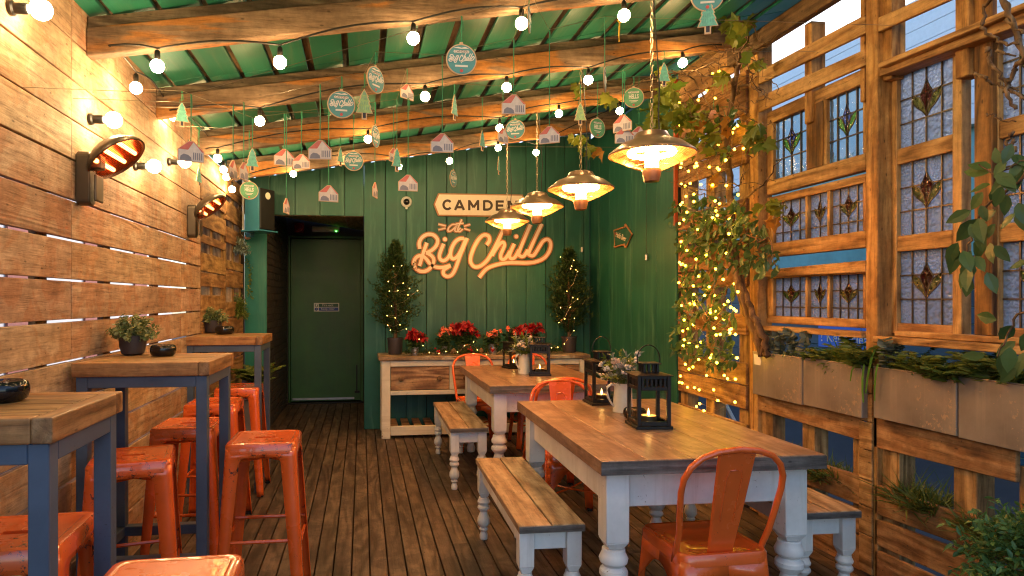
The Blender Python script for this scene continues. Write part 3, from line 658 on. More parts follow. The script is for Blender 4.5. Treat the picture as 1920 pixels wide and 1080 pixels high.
# ------------------------------------------------------------------ outside
nb = thing('neighbour_building', 'teal painted wall of the next building seen through the windows', 'building', (5.4, 3, 0))
m = MB()
z = 0
MB().box((5.4, -6, -.1), (5.7, 14, 2.95)).build('wall', paint('teal_render', (.16, .44, .46), 2, (.2, .4, .42), .3, .7, .1), nb, world=True)
while z < 1.3: m.box((5.37, -6, 2.952+z), (5.4, 14, 2.952+z+.146)); z += .15
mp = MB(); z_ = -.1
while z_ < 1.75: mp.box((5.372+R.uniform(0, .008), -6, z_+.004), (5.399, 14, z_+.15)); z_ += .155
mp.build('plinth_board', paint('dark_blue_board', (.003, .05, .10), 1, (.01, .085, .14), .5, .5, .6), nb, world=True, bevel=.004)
m.build('cladding', plain('white_cladding', (.62, .71, .78), .6), nb, world=True, bevel=.004)
MB().box((5.3, -6, 2.9), (5.398, 14, 2.95)).build('ledge', P_WPLAS, nb, world=True)
MB().box((5.31, 2.6, 0), (5.37, 3.4, 2.05)).build('back_door', plain('blue_door', (.03, .12, .22), .5), nb, world=True, bevel=.004)
a, b = on_x(1560, 622, 5.36), on_x(1612, 652, 5.36)
kc = thing('wall_notice', 'blue Keep clear notice on the teal wall outside, glimpsed below the windows', 'sign', (5.36, (a.y+b.y)/2, b.z))
MB().box((0, -.43, -.03), (.008, .43, .25)).build('notice_panel', P_NBRIGHT, kc, bevel=.001)
textmesh('Keep clear', .16, P_BOARDW, kc, (-.002, -.05, .085), (PI/2, 0, -PI/2), ext=.001); textmesh('!', .18, P_BOARDW, kc, (-.002, .37, .09), (PI/2, 0, -PI/2), ext=.001, name='exclamation_mark')
br = thing('brick_house', 'pale rendered house with red brick bands glimpsed through the gaps of the plank wall', 'building', (-4.5, 4, 0))
MB().box((-4.9, -6, -.1), (-4.5, 16, 4.2)).build('wall', plain('pale_render', (.62, .60, .60), .7, nscale=2), br, world=True)
m = MB()
for yy in np.arange(-5, 15, 2.3): m.box((-4.49, yy, -.1), (-4.46, yy+.7, 4.2))
m.build('brick_band', plain('red_brick', (.34, .12, .09), .8, nscale=14, namt=.4), br, world=True)
pole = thing('scaffold_pole', 'pale leaning pole outside behind the lower pallet boards', 'pole', tuple(on_x(1370, 790, 3.1)))
MB().tube([on_x(1356, 752, 3.1), on_x(1381, 800, 3.1)], .022, 8).build('tube', P_WPLAS, pole, world=True, smooth=True)
# ------------------------------------------------------------------ furniture
def box_uv(*a): pass
def leg_corner(mm, S0, S1, h, prof, ztop, r=.022, sx=1, sy=1, nlev=None):
    """folded sheet corner leg; prof = list of (depth, inner half-distance)"""
    pts = []
    for d, I in prof:
        S = S0+(S1-S0)*d/h; z = ztop-d
        row = [(I, S), (max(I+.001, S-r), S)]
        for k in range(1, 4):
            a = PI/2*(1-k/4); row.append((S-r+r*math.cos(a), S-r+r*math.sin(a)))
        row += [(S, max(I+.001, S-r)), (S, I)]
        pts.append([(sx*x, sy*y, z) for x, y in row])
    n = len(pts[0]); vs = [p for rw_ in pts for p in rw_]
    fs = [(i*n+k, i*n+k+1, (i+1)*n+k+1, (i+1)*n+k) for i in range(len(pts)-1) for k in range(n-1)]
    mm.add(vs, fs)
def rrect(S, r, z, n=5, sy=None):
    sy = sy or S; o = []
    for cx, cy, a0 in ((S-r, sy-r, 0), (-S+r, sy-r, PI/2), (-S+r, -sy+r, PI), (S-r, -sy+r, 3*PI/2)):
        for k in range(n): a = a0+PI/2*k/(n-1); o.append((cx+r*math.cos(a), cy+r*math.sin(a), z))
    return o
def loft(mm, rings, cap0=False, cap1=True, closed=True):
    n = len(rings[0]); vs = [p for r in rings for p in r]; fs = []
    for i in range(len(rings)-1):
        for k in range(n if closed else n-1): fs.append((i*n+k, i*n+(k+1) % n, (i+1)*n+(k+1) % n, (i+1)*n+k))
    if cap0: fs.append(tuple(range(n-1, -1, -1)))
    if cap1: fs.append(tuple((len(rings)-1)*n+k for k in range(n)))
    mm.add(vs, fs)
def make_stool(label):
    t = thing('bar_stool', label, 'bar stool', group='orange metal bar stools')
    S0, S1, h = .146, .192, .745
    m = MB(); rings = [rrect(.149, .03, .70), rrect(.149, .03, .735), rrect(.143, .03, .746), rrect(.128, .026, .7495), rrect(.120, .024, .746)]
    loft(m, rings, cap1=False)
    # dished top with a hand slot
    n = 20; o = rings[-1]; sl = [(.042*max(-1, min(1, 1.5*math.cos(a))), .013*math.sin(a)) for a in [PI/4+2*PI*k/n-PI/4*0 for k in range(n)]]
    sl = []
    for x, y, z in o: a = math.atan2(y, x); sl.append((.043*max(-1, min(1, 1.35*math.cos(a))), .013*max(-1, min(1, 1.35*math.sin(a))), .7445))
    loft(m, [o, sl, [(x*1.0, y*1.0, .715) for x, y, z in sl]], cap1=False)
    m.build('seat', P_ORANGE, t, smooth=.6)
    pr = [(0, .002), (.055, .002), (.068, .002), (.0685, .055), (.08, .075), (.10, .080)]
    def inner(d): S = S0+(S1-S0)*d/h; return S-.068+.026*d/h
    pr = [(.02, .0), (.058, .0), (.0585, inner(.06)-.018), (.066, inner(.066)-.006), (.08, inner(.08))]+[(d, inner(d)) for d in (.25, .4, .55, .70, h-.002)]
    for sx in (1, -1):
        for sy in (1, -1):
            m = MB(); leg_corner(m, S0, S1, h, pr, .747, .024, sx, sy); lg = m.build('leg', P_ORANGE, t, smooth=.5, solid=.002); MB().box((sx*.172-.018, sy*.172-.018, 0), (sx*.172+.018, sy*.172+.018, .012)).build('rubber_foot', P_BLACK, lg)
    zf = .30; S = S0+(S1-S0)*(h-zf)/h-.012
    for a in range(4):
        M = Matrix.Rotation(a*PI/2, 4, 'Z'); dz = .0 if a % 2 else .035
        MB().tube([(-S, S, zf+dz), (S, S, zf+dz)], .0075, 6, M=M).build('footrest', P_ORANGE, t, smooth=True)
    m = MB()
    for sx in (1, -1): m.tube([(-.125*sx, -.125, .665), (0, 0, .655), (.125*sx, .125, .665)], .006, 5)
    m.build('cross_brace', P_ORANGE, t, smooth=True)
    return t
st0 = make_stool('orange stool at the bottom edge nearest the camera, only its worn seat in view')
def center(pts): return sum((p for p in pts), Vector())/len(pts)
STO = [(None, (-.425, 1.455), .02), ('orange stool cut by the left edge, tucked under the nearest bar table', (-.90, 1.83), .06), ('orange stool just behind the legs of the nearest bar table', (-.90, 2.68), .22),
       ('orange stool standing alone out in the aisle, most fully visible of all', (-.43, 2.95), .0), ('orange stool under the middle bar table, behind its front legs', (-.855, 3.34), .0), ('orange stool between the middle and far bar tables', (-.885, 4.03), .0), ('orange stool farthest back, half hidden by the far bar table leg', (-.865, 4.72), .0)]
for i, (lab, (x, y), rz) in enumerate(STO):
    if i == 0: st0.location = (x, y, 0); st0.rotation_euler.z = rz
    else: dup(st0, (x, y, 0), rz, lab)
def make_chair(label):
    t = thing('metal_chair', label, 'chair', group='orange metal cafe chairs')
    S0, S1, h = .172, .205, .44
    m = MB(); rings = [rrect(.176, .05, .405), rrect(.176, .05, .435), rrect(.170, .05, .446), rrect(.155, .045, .446), rrect(.145, .042, .436), rrect(.05, .02, .431)]
    loft(m, rings); m.build('seat', P_ORANGE, t, smooth=.7)
    def arch(d):
        S = S0+(S1-S0)*d/h; 
        return S-.052+.012*d/h
    pr = [(.02, 0.), (.075, 0.), (.078, .02), (.09, .05), (.11, .078), (.14, .10), (.18, arch(.18)), (.25, arch(.25)), (.35, arch(.35)), (.438, arch(.438))]
    for sx in (1, -1):
        for sy in (1, -1):
            m = MB(); leg_corner(m, S0, S1, h, pr, .44, .04, sx, sy); lg = m.build('leg', P_ORANGE, t, smooth=.6, solid=.002); MB().box((sx*.187-.016, sy*.187-.016, 0), (sx*.187+.016, sy*.187+.016, .01)).build('rubber_foot', P_BLACK, lg)
    m = MB()
    for sx in (1, -1): m.tube([(-.18*sx, -.18, .21), (0, 0, .20), (.18*sx, .18, .21)], .006, 5)
    m.build('cross_brace', P_ORANGE, t, smooth=True)
    # back hoop: rises from the sides of the seat, leans back
    pts = []
    B = lambda x, z: (x, -.125-.115*((z-.43)/.42)**1.0, z)
    pts.append((-.165, -.09, .40)); pts.append((-.172, -.115, .445))
    for x, z in ((-.178, .52), (-.187, .60), (-.195, .68), (-.192, .73), (-.172, .775), (-.135, .808), (-.08, .828), (0, .836)): pts.append(B(x, z))
    pts = pts+[(-p[0], p[1], p[2]) for p in pts[-2::-1]]
    MB().tube(pts, .0115, 10).build('back_hoop', P_ORANGE, t, smooth='all')
    m = MB(); fr_, bk = [], []
    lv = [(.42, .050), (.50, .055), (.60, .061), (.70, .067), (.78, .071), (.826, .073)]
    rings = []
    for z, w in lv:
        y = -.125-.115*((z-.43)/.42)
        rings.append([(-w, y+.004, z), (-w+.006, y-.002, z), (-w*.5, y-.002, z), (w*.5, y-.002, z), (w-.006, y-.002, z), (w, y+.004, z), (w, y+.008, z), (-w, y+.008, z)])
    loft(m, rings, True, True); m.build('splat', P_ORANGE, t, bevel=.0012)
    m = MB(); pt = [(-.028, .56), (-.03, .73), (-.022, .755), (0, .76), (.022, .755), (.03, .73), (.024, .56)]
    m.tube([(x, -.1265-.115*((z-.43)/.42), z) for x, z in pt], .0035, 6); pt2 = [(x, -.1165-.115*((z-.43)/.42), z) for x, z in pt]; m.tube(pt2, .0035, 6)
    m.build('pressed_rib', P_ORANGE, t, smooth=True)
    return t
ch0 = make_chair('orange metal chair nearest the camera, back to us, at the near table end'); ch0.location = (1.30, 2.32, 0); ch0.rotation_euler.z = .03
p = on_y(1042, 760, 4.33); dup(ch0, (p.x, 4.36, 0), .02, 'orange metal chair with its back to us at the far dining table')
p = on_y(1056, 760, 3.98); dup(ch0, (p.x-.02, 3.80, 0), PI-.05, 'orange metal chair facing us at the far end of the near dining table')
p = on_y(888, 700, 6.03); dup(ch0, (p.x, 5.84, 0), PI+.02, 'orange metal chair facing us before the sideboard, left end of the far table')
p = on_y(990, 700, 6.03); dup(ch0, (p.x, 5.84, 0), PI, 'orange metal chair mostly hidden behind the lanterns at the far end of the far table')
# turned legs
def turned(mm, c, w, zt, zsq, r):
    x, y = c; mm.box((x-w/2, y-w/2, zsq+.03), (x+w/2, y+w/2, zt))
    mm.hexa([(x-w*.3, y-w*.3, zsq), (x+w*.3, y-w*.3, zsq), (x+w*.3, y+w*.3, zsq), (x-w*.3, y+w*.3, zsq), (x-w/2, y-w/2, zsq+.03), (x+w/2, y-w/2, zsq+.03), (x+w/2, y+w/2, zsq+.03), (x-w/2, y+w/2, zsq+.03)])
    h = zsq; pf = [(0, .55), (.02, .62), (.10, .66), (.16, .52), (.20, .40), (.22, .62), (.25, .74), (.28, .62), (.30, .48), (.32, .72), (.40, 1.0), (.50, .98), (.58, .74), (.64, .60), (.67, .56), (.70, .78), (.745, .98), (.79, .95), (.82, .72), (.835, .70), (.86, .94), (.90, 1.0), (.94, .88), (.96, .8), (1.0, .78)]
    mm.lathe([(max(.001, r*q), h*t_) for t_, q in pf], (x, y, 0), 20)
def make_table(label, rz, loc, W, L):
    t = thing('dining_table', label, 'table', loc, rz, 'farmhouse dining tables')
    m = MB(); x = -W/2; n = 5; bw_ = W/n
    for i in range(n): m.box((-W/2+bw_*i+.0006, -L/2+.0, .706), (-W/2+bw_*(i+1)-.0006, L/2, .760+R.uniform(-.0006, .0006)))
    m.build('tabletop', W_TABLE, t, bevel=.002, seg=2)
    m = MB().box((-W/2-.001, -L/2-.003, .7065), (W/2+.001, -L/2-.0005, .7565)); m.build('end_grain', W_TEDGE, t, bevel=.001)
    a, b = W/2-.085, L/2-.10
    m = MB(); m.box((-a+.045, -b-.018, .56), (a-.045, -b+.004, .7055)); m.box((-a+.045, b-.004, .56), (a-.045, b+.018, .7055)); m.box((-a-.018, -b+.045, .56), (-a+.004, b-.045, .7055)); m.box((a-.004, -b+.045, .56), (a+.018, b-.045, .7055))
    m.build('apron', P_WHITE, t, bevel=.003)
    for sx in (-1, 1):
        for sy in (-1, 1): m = MB(); turned(m, (sx*a, sy*b), .092, .7045, .40, .056); m.build('leg', P_WHITE, t, smooth=.6, bevel=.003)
    return t
T1 = make_table('near farmhouse table with peeling white turned legs, grey worn end and two black lanterns', -.02, (1.345, 2.98, 0), .90, 1.42)
T2 = dup(T1, (1.34, 5.06, 0), -.0, 'far farmhouse table with cream turned legs, standing before the sideboard'); T2.scale = (1.02, .97, 1)
def make_bench(label, loc, rz, L):
    W = .275
    t = thing('bench', label, 'bench', loc, rz, 'low benches with turned legs')
    m = MB(); m.box((-W/2, -L/2, .418), (-.003, L/2, .448)); m.box((.003, -L/2, .418), (W/2, L/2, .449)); m.build('seat_plank', W_BENCH, t, bevel=.004, seg=2)
    MB().box((-W/2+.001, -L/2-.0025, .4185), (W/2-.001, -L/2-.0003, .4455)).build('end_grain', W_TEDGE, t, bevel=.001)
    a, b = W/2-.038, L/2-.055
    m = MB(); m.box((-a+.03, -b-.01, .335), (a-.03, -b+.008, .4175)); m.box((-a+.03, b-.008, .335), (a-.03, b+.01, .4175)); m.box((-a-.012, -b+.03, .335), (-a+.006, b-.03, .4175)); m.box((a-.006, -b+.03, .335), (a+.012, b-.03, .4175)); m.build('apron', P_WHITE, t, bevel=.002)
    for sx in (-1, 1):
        for sy in (-1, 1): m = MB(); turned(m, (sx*a, sy*b), .062, .4172, .24, .036); m.build('leg', P_WHITE, t, smooth=.6, bevel=.002)
    return t
B1 = make_bench('low plank bench with white turned legs at the aisle side of the near table', (.775, 3.07, 0), -.02, 1.12)
dup(B1, (.762, 5.08, 0), -.01, 'low plank bench with cream turned legs at the aisle side of the far table').scale = (1, 1.06, 1)
dup(B1, (2.02, 3.07, 0), -.03, 'low plank bench between the near table and the pallet rails on the right')
# bar tables
def make_bar(label, loc, rz, W, D):
    t = thing('bar_table', label, 'bar table', loc, rz, 'tall bar tables along the plank wall'); zt = 1.10
    m = MB(); n = 4
    for i in range(n): m.box((-W/2+.046, -D/2+.046+(D-.092)*i/n+.0006, zt-.05), (W/2-.046, -D/2+.046+(D-.092)*(i+1)/n-.0006, zt+R.uniform(-.001, 0)))
    m.build('top_board', wood('bar_board', (.15, .07, .028), (.34, .175, .065), (.47, .27, .115), 0, .45, .25, None, 0, .3, .3) if 'bar_board' not in MATS else MATS['bar_board'], t, bevel=.002)
    for bx in (((-W/2, -D/2, zt-.058), (W/2-.046, -D/2+.045, zt+.0005)), ((-W/2, D/2-.045, zt-.058), (W/2, D/2, zt))): MB().box(*bx).build('edge_strip', W_BEDGE, t, bevel=.004, seg=2)
    for bx in (((W/2-.045, -D/2, zt-.058), (W/2, D/2-.046, zt+.0005)), ((-W/2, -D/2+.046, zt-.058), (-W/2+.045, D/2-.046, zt))): MB().box(*bx).build('end_strip', W_BTOP, t, bevel=.004, seg=2)
    a, b, s = W/2-.035, D/2-.035, .0225
    m = MB()
    m.box((-a+s, -b-s, zt-.105), (a-s, -b+s, zt-.0585)); m.box((-a+s, b-s, zt-.105), (a-s, b+s, zt-.0585)); m.box((-a-s, -b+s, zt-.105), (-a+s, b-s, zt-.0585)); m.box((a-s, -b+s, zt-.105), (a+s, b-s, zt-.0585)); m.build('top_frame', P_BLUE, t, bevel=.002)
    m = MB(); m.box((-a+s, -b-s, .24), (a-s, -b+s, .285)); m.box((-a+s, b-s, .24), (a-s, b+s, .285)); m.box((-a-s, -b+s, .24), (-a+s, b-s, .285)); m.build('foot_rail', P_BLUE, t, bevel=.002)
    for sx in (-1, 1):
        for sy in (-1, 1): MB().box((sx*a-s+.0003, sy*b-s+.0003, 0), (sx*a+s-.0003, sy*b+s-.0003, zt-.0588)).build('leg', P_BLUE, t, bevel=.002)
    return t
bt = make_bar('middle bar table with a plant pot and black bowl, blue grey steel legs', (-.90, 3.02, 0), -.02, .545, .47)
make_bar('nearest bar table, cut by the left edge of the picture, blue grey steel legs', (-.975, 1.72, 0), .0, .60, .42) and None
make_bar('farthest bar table, by the green pier, blue grey steel legs', (-.955, 4.87, 0), .0, .525, .50)
# ------------------------------------------------------------------ sideboard
sbd = thing('sideboard', 'long cream sideboard with bare wood drawers and slatted shelf, against the back wall', 'sideboard', (1.235, 6.5, 0))
x0, x1, yf, yb_ = .19, 2.28, 6.27, 6.74
m = MB()
for i in range(3): m.box((x0-.03, yf-.03+(yb_-yf+.03)*i/3, .765), (x1+.02, yf-.03+(yb_-yf+.03)*(i+1)/3-.001, .805))
m.build('top', wood('sideboard_top', (.12, .07, .04), (.27, .17, .10), (.38, .26, .16), 0, .6, .2, (.5, .45, .36), .5, .3, .3), sbd, bevel=.006, world=True)
m = MB()
for xx in (x0, x1-.085):
    for yy in (yf, yb_-.06): m.box((xx, yy, 0), (xx+.085, yy+.06, .764))
for xx in (.86, 1.555): m.box((xx, yf+.002, .47), (xx+.045, yf+.03, .70))
m.box((x0+.086, yf+.001, .705), (x1-.086, yf+.04, .763)); m.box((x0+.086, yf+.001, .425), (x1-.086, yf+.05, .468)); m.box((x0+.086, yf+.001, .03), (x1-.086, yf+.04, .12))
m.box((x0+.02, yf+.065, .425), (x0+.04, yb_-.065, .76)); m.box((x1-.04, yf+.065, .425), (x1-.02, yb_-.065, .76)); m.box((x0+.02, yf+.065, .03), (x0+.04, yb_-.065, .12)); m.box((x0+.05, yf+.06, .43), (x1-.05, yb_-.07, .45))
m.build('frame', P_CREAM, sbd, bevel=.004, world=True)
for xa, xb in ((x0+.09, .855), (.91, 1.55), (1.605, x1-.09)):
    d = MB().box((xa, yf+.012, .474), (xb, yf+.035, .70)).build('drawer', W_DRAW, sbd, bevel=.003, world=True)
    for q in (.17, .83):
        xx = xa+(xb-xa)*q; k = MB().lathe([(.018, 0), (.018, .006), (.014, .012), (.024, .022), (.026, .03), (.018, .038), (.001, .04)], n=16, M=Matrix.Translation(Vector((xx, yf+.0115, .585))-Vector(sbd.location)) @ Matrix.Rotation(PI/2, 4, 'X'))
        k = k.build('knob', W_TRUNK, d, smooth=True)
m = MB()
xx = x0+.09
while xx < x1-.15: m.box((xx, yf+.045, .095), (xx+.075, yb_-.01, .115)); xx += .118
m.build('shelf_slat', W_DRAW, sbd, bevel=.003, world=True)
# ------------------------------------------------------------------ lanterns, jugs, bowls
def make_lantern(label):
    t = thing('candle_lantern', label, 'lantern', group='black candle lanterns on the tables')
    s = .067
    MB().box((-.083, -.083, 0), (.083, .083, .014)).build('base', P_BLACK, t, bevel=.002)
    m = MB()
    for sx in (-1, 1):
        for sy in (-1, 1): m.box((sx*s-.008, sy*s-.008, .0145), (sx*s+.008, sy*s+.008, .235))
    for a in range(4):
        M = Matrix.Rotation(a*PI/2, 4, 'Z'); m.box((-s+.009, -s-.007, .015), (s-.009, -s+.007, .033), M); m.box((-s+.009, -s-.007, .172), (s-.009, -s+.007, .188), M); m.box((-s+.009, -s-.006, .222), (s-.009, -s+.006, .235), M)
        for k in range(6): xx = -.05+.02*k; m.box((xx-.0055, -s-.004, .1885), (xx+.0055, -s+.003, .2215), M)
    m.build('cage', P_BLACK, t, bevel=.001)
    m = MB()
    for a in range(4): m.box((-s+.0085, -s-.001, .0335), (s-.0085, -s+.001, .1715), Matrix.Rotation(a*PI/2, 4, 'Z'))
    m.build('glass', G_CLR, t)
    m = MB(); m.box((-.085, -.085, .2355), (.085, .085, .240)); m.hexa([(-.08, -.08, .2405), (.08, -.08, .2405), (.08, .08, .2405), (-.08, .08, .2405), (-.04, -.04, .248), (.04, -.04, .248), (.04, .04, .248), (-.04, .04, .248)])
    for a in range(4):
        M = Matrix.Rotation(a*PI/2, 4, 'Z')
        for k in range(4): xx = -.03+.02*k; m.box((xx-.005, -.036, .2485), (xx+.005, -.030, .285), M)
    m.box((-.044, -.044, .2855), (.044, .044, .291)); m.build('roof', P_BLACK, t, bevel=.001)
    MB().tube([(.052*math.cos(a)*1.0, 0, .293+.052*math.sin(a)*1.25+.012) for a in [PI*1.12-PI*1.24*k/20 for k in range(21)]], .0028, 6).build('handle', P_BLACK, t, smooth=True)
    c = MB().lathe([(.001, 0), (.034, 0), (.035, .03), (.033, .036), (.025, .033), (.001, .031)], (0, 0, .0146), 20).build('candle', P_WAX, t, smooth=True)
    MB().lathe([(.001, 0), (.0045, .006), (.005, .012), (.0025, .022), (.0005, .032)], (0, 0, .049), 8).build('flame', E_FLAME, c, smooth=True)
    return t
TZ = .7605
p = on_z(1216, 799, TZ); ln = make_lantern('black candle lantern nearest the camera on the near table, front face square to us'); ln.location = p; ln.rotation_euler.z = -.1; ln.scale = (1.04,)*3
p = on_z(1128, 756, TZ); dup(ln, p, -.02, 'black candle lantern left of the flower jug on the near table, flame visible', 1.04)
p = on_z(1012, 703, TZ); dup(ln, p, -.22, 'black candle lantern right of the cream jug on the far table')
p = on_z(963, 690, TZ); dup(ln, p, .25, 'black candle lantern farthest back, left of the cream jug on the far table', .95)
def make_jug(label, hb=False):
    t = thing('enamel_jug', label, 'jug', group='cream jugs of mixed flowers')
    h = .155; prof = [(.052, 0), (.054, .002), (.053, .03), (.049, .08), (.045, .12), (.047, .145), (.051, h), (.048, h-.001), (.044, .145), (.042, .12), (.046, .08), (.049, .02), (.001, .015)]
    m = MB(); m.lathe(prof, n=28)
    vs = []
    for i, v in enumerate(m.v):     # pull a spout
        x, y, z = v; f = max(0, (z-.10)/.055); k = max(0, math.cos(math.atan2(y, x)))**6
        m.v[i] = (x*(1+.45*f*k), y, z+.012*f*k)
    m.build('body', P_CREAMJ, t, smooth=True)
    MB().tube([(-.044, 0, .142), (-.07, 0, .15), (-.092, 0, .135), (-.096, 0, .11), (-.085, 0, .075), (-.066, 0, .045), (-.05, 0, .03)], [.006, .007, .007, .0065, .006, .0055, .005], 8).build('handle', P_CREAMJ, t, smooth='all')
    return t
def bouquet(label, loc, rng, sc_=1., white=True):
    t = thing('flower_arrangement', label, 'flowers', loc, group='mixed flower arrangements in cream jugs')
    P, D = [], []; Pw, Dw = [], []; Pb, Db = [], []; st = MB(); br_ = MB()
    for i in range(46):
        a = rng.uniform(0, 2*PI); el = rng.uniform(.25, 1.5); L = rng.uniform(.07, .15)*sc_
        d = Vector((math.cos(a)*math.cos(el), math.sin(a)*math.cos(el), math.sin(el))); tip = Vector((0, 0, 0))+d*L
        st.tube([(0, 0, -.06), tuple(d*L*.4), tuple(tip)], .0012, 4)
        k = rng.random()
        for q in range(16):
            f = rng.uniform(.3, 1.02); b = d*L*f; dd = d*.6+Vector((rng.uniform(-1, 1), rng.uniform(-1, 1), rng.uniform(-.5, .8)))
            (P if k < .5 else Pb).append(tuple(b)); (D if k < .5 else Db).append(tuple(dd))
        if k > .72:
            br_ = MB()
            for q in range(7): c_ = tip+Vector((rng.uniform(-1, 1), rng.uniform(-1, 1), rng.uniform(-1, 1)))*.012; br_.sphere(tuple(c_), rng.uniform(.005, .0085), 8, 5)
            br_.build('berry_cluster', L_WHITE, t, smooth='all')
    st.build('stem', L_FERN, t)
    V, f = leaves(P, D, NR.uniform(.024, .042, len(P)), NR.uniform(.010, .017, len(P)), 'oval'); numesh('foliage', V, f, L_FERN, t)
    V, f = leaves(Pb, Db, NR.uniform(.03, .055, len(Pb)), NR.uniform(.007, .013, len(Pb)), 'small'); numesh('sage_foliage', V, f, L_BLUE, t)
    Pp = [(rng.uniform(-.05, .07), rng.uniform(-.06, .03), rng.uniform(.06, .12)) for _ in range(6)]
    V, f = leaves([p for p in Pp for _ in range(5)], NR.normal(size=(30, 3))+np.array([0, 0, .6]), .035, .022, 'oval'); numesh('blossom', V, f, leafm('dusty_petal', (.5, .36, .3), (.7, .58, .48)), t)
    return t
p = on_z(1168, 772, TZ); j = make_jug('cream jug of flowers between the two lanterns on the near table'); j.location = p; j.rotation_euler.z = .12
bouquet('spray of silver leaves and white berries in the jug on the near table', (p.x, p.y, TZ+.145), random.Random(3), 1.3)
p = on_z(984, 700, TZ); dup(j, p, .5, 'cream jug of flowers between the lanterns on the far table', 1.05)
bouquet('spray of green leaves and cream blossom in the jug on the far table', (p.x, p.y, TZ+.15), random.Random(9), 1.2)
def make_bowl(label, r=.066):
    t = thing('ash_bowl', label, 'ashtray', group='black lidded ashtray bowls')
    MB().lathe([(.001, 0), (r*.75, 0), (r*.92, .008), (r, .024), (r, .040), (r*.93, .054), (r*.84, .058), (r*.80, .052), (r*.78, .045), (.001, .043)], n=32).build('bowl', P_CAST, t, smooth=True)
    m = MB()
    for k in range(14):
        a = k*2*PI/14; m.box((r*.30, -.006, -.002), (r*.74, .006, .004), Matrix.Translation((0, 0, .052)) @ Matrix.Rotation(a, 4, 'Z') @ Matrix.Rotation(.25, 4, 'X'))
    m.lathe([(r*.3, 0), (r*.28, .006), (.001, .008)], (0, 0, .05), 16); m.build('slotted_lid', P_CAST, t)
    return t
bo = make_bowl('black ashtray bowl beside the jug on the near dining table'); bo.location = on_z(1190, 784, TZ); bo.scale = (.86,)*3
dup(bo, on_z(306, 667, 1.101), 0, 'black ashtray bowl right of the plant pot on the middle bar table')
dup(bo, on_z(421, 626.5, 1.101), 0, 'black ashtray bowl by the pot on the farthest bar table', 1.02)
dup(bo, on_z(5, 752, 1.101), 0, 'black ashtray bowl cut by the left picture edge on the nearest bar table', .9)
def make_pot_plant(label, loc, r, h, seed, spread):
    rng = random.Random(seed)
    t = thing('potted_plant', label, 'potted plant', loc, group='small potted shrubs on the bar tables')
    MB().lathe([(.001, 0), (r*.62, 0), (r*.8, .008), (r*.94, h*.5), (r, h), (r*.95, h), (r*.93, h-.012), (.001, h-.012)], n=28).build('pot', P_POT, t, smooth=True)
    P, D = [], []; st = MB()
    for i in range(60):
        a = rng.uniform(0, 2*PI); el = rng.uniform(.15, 1.5); L = spread*rng.uniform(.55, 1.0)*(1.15 if el > 1.2 else 1)
        d = Vector((math.cos(a)*math.cos(el), math.sin(a)*math.cos(el), math.sin(el)*.9+.1)); o = Vector((math.cos(a)*r*.4, math.sin(a)*r*.4, h-.02))
        st.tube([o, o+d*L*.5+Vector((0, 0, .01)), o+d*L], .0014, 4)
        for q in range(14):
            f = .25+.75*q/13; ph = q*2.4; b = o+d*L*f; sd = d.orthogonal().normalized(); sd = Matrix.Rotation(ph, 3, d) @ sd
            P.append(tuple(b)); D.append(tuple(sd+d*.5))
    st.build('stem', L_FERN, t); n = len(P)
    V, f = leaves(P, D, NR.uniform(.015, .028, n), NR.uniform(.012, .02, n), 'oval'); numesh('foliage', V, f, L_VAR, t)
    return t
make_pot_plant('leafy shrub in a brown pot on the middle bar table', on_z(249, 665, 1.101), .062, .092, 1, .105)
make_pot_plant('leafy shrub in a brown pot on the farthest bar table', on_z(399, 624.5, 1.101), .07, .1, 2, .105)
# ------------------------------------------------------------------ back wall fittings
def wall_pt(px, py, Y=YB): return on_y(px, py, Y)
Mx = Matrix.Rotation(PI/2, 4, 'X')        # local xy -> wall xz, extrusion towards the viewer
def zpt(x, y): return wall_pt(720+x/5.144, 330+y/5.144)
def ribbon(mm, pts, hw, y0, y1, closed=False):
    """flat round-ended stroke in the wall plane from y0 (front) to y1 (back)"""
    q = []
    for i in range(len(pts)-1):     # catmull-rom smoothing
        p0, p1, p2, p3 = pts[max(i-1, 0)], pts[i], pts[i+1], pts[min(i+2, len(pts)-1)]
        for k in range(6):
            t = k/6; q.append(tuple(.5*((2*p1[j])+(-p0[j]+p2[j])*t+(2*p0[j]-5*p1[j]+4*p2[j]-p3[j])*t*t+(-p0[j]+3*p1[j]-3*p2[j]+p3[j])*t**3) for j in (0, 1)))
    q.append(pts[-1]); L, Rr = [], []
    for i, (x, z) in enumerate(q):
        a, b = q[max(i-1, 0)], q[min(i+1, len(q)-1)]; dx, dz = b[0]-a[0], b[1]-a[1]; l = math.hypot(dx, dz) or 1; nx, nz = -dz/l, dx/l
        L.append((x+nx*hw, z+nz*hw)); Rr.append((x-nx*hw, z-nz*hw))
    vs = []; fs = []; n = len(q)
    for (a, b) in zip(L, Rr): vs += [(a[0], y0, a[1]), (b[0], y0, b[1]), (b[0], y1, b[1]), (a[0], y1, a[1])]
    for i in range(n-1):
        for k in range(4): fs.append((4*i+k, 4*i+(k+1) % 4, 4*(i+1)+(k+1) % 4, 4*(i+1)+k))
    fs += [(0, 1, 2, 3), (4*n-1, 4*n-2, 4*n-3, 4*n-4)]
    mm.add(vs, fs)
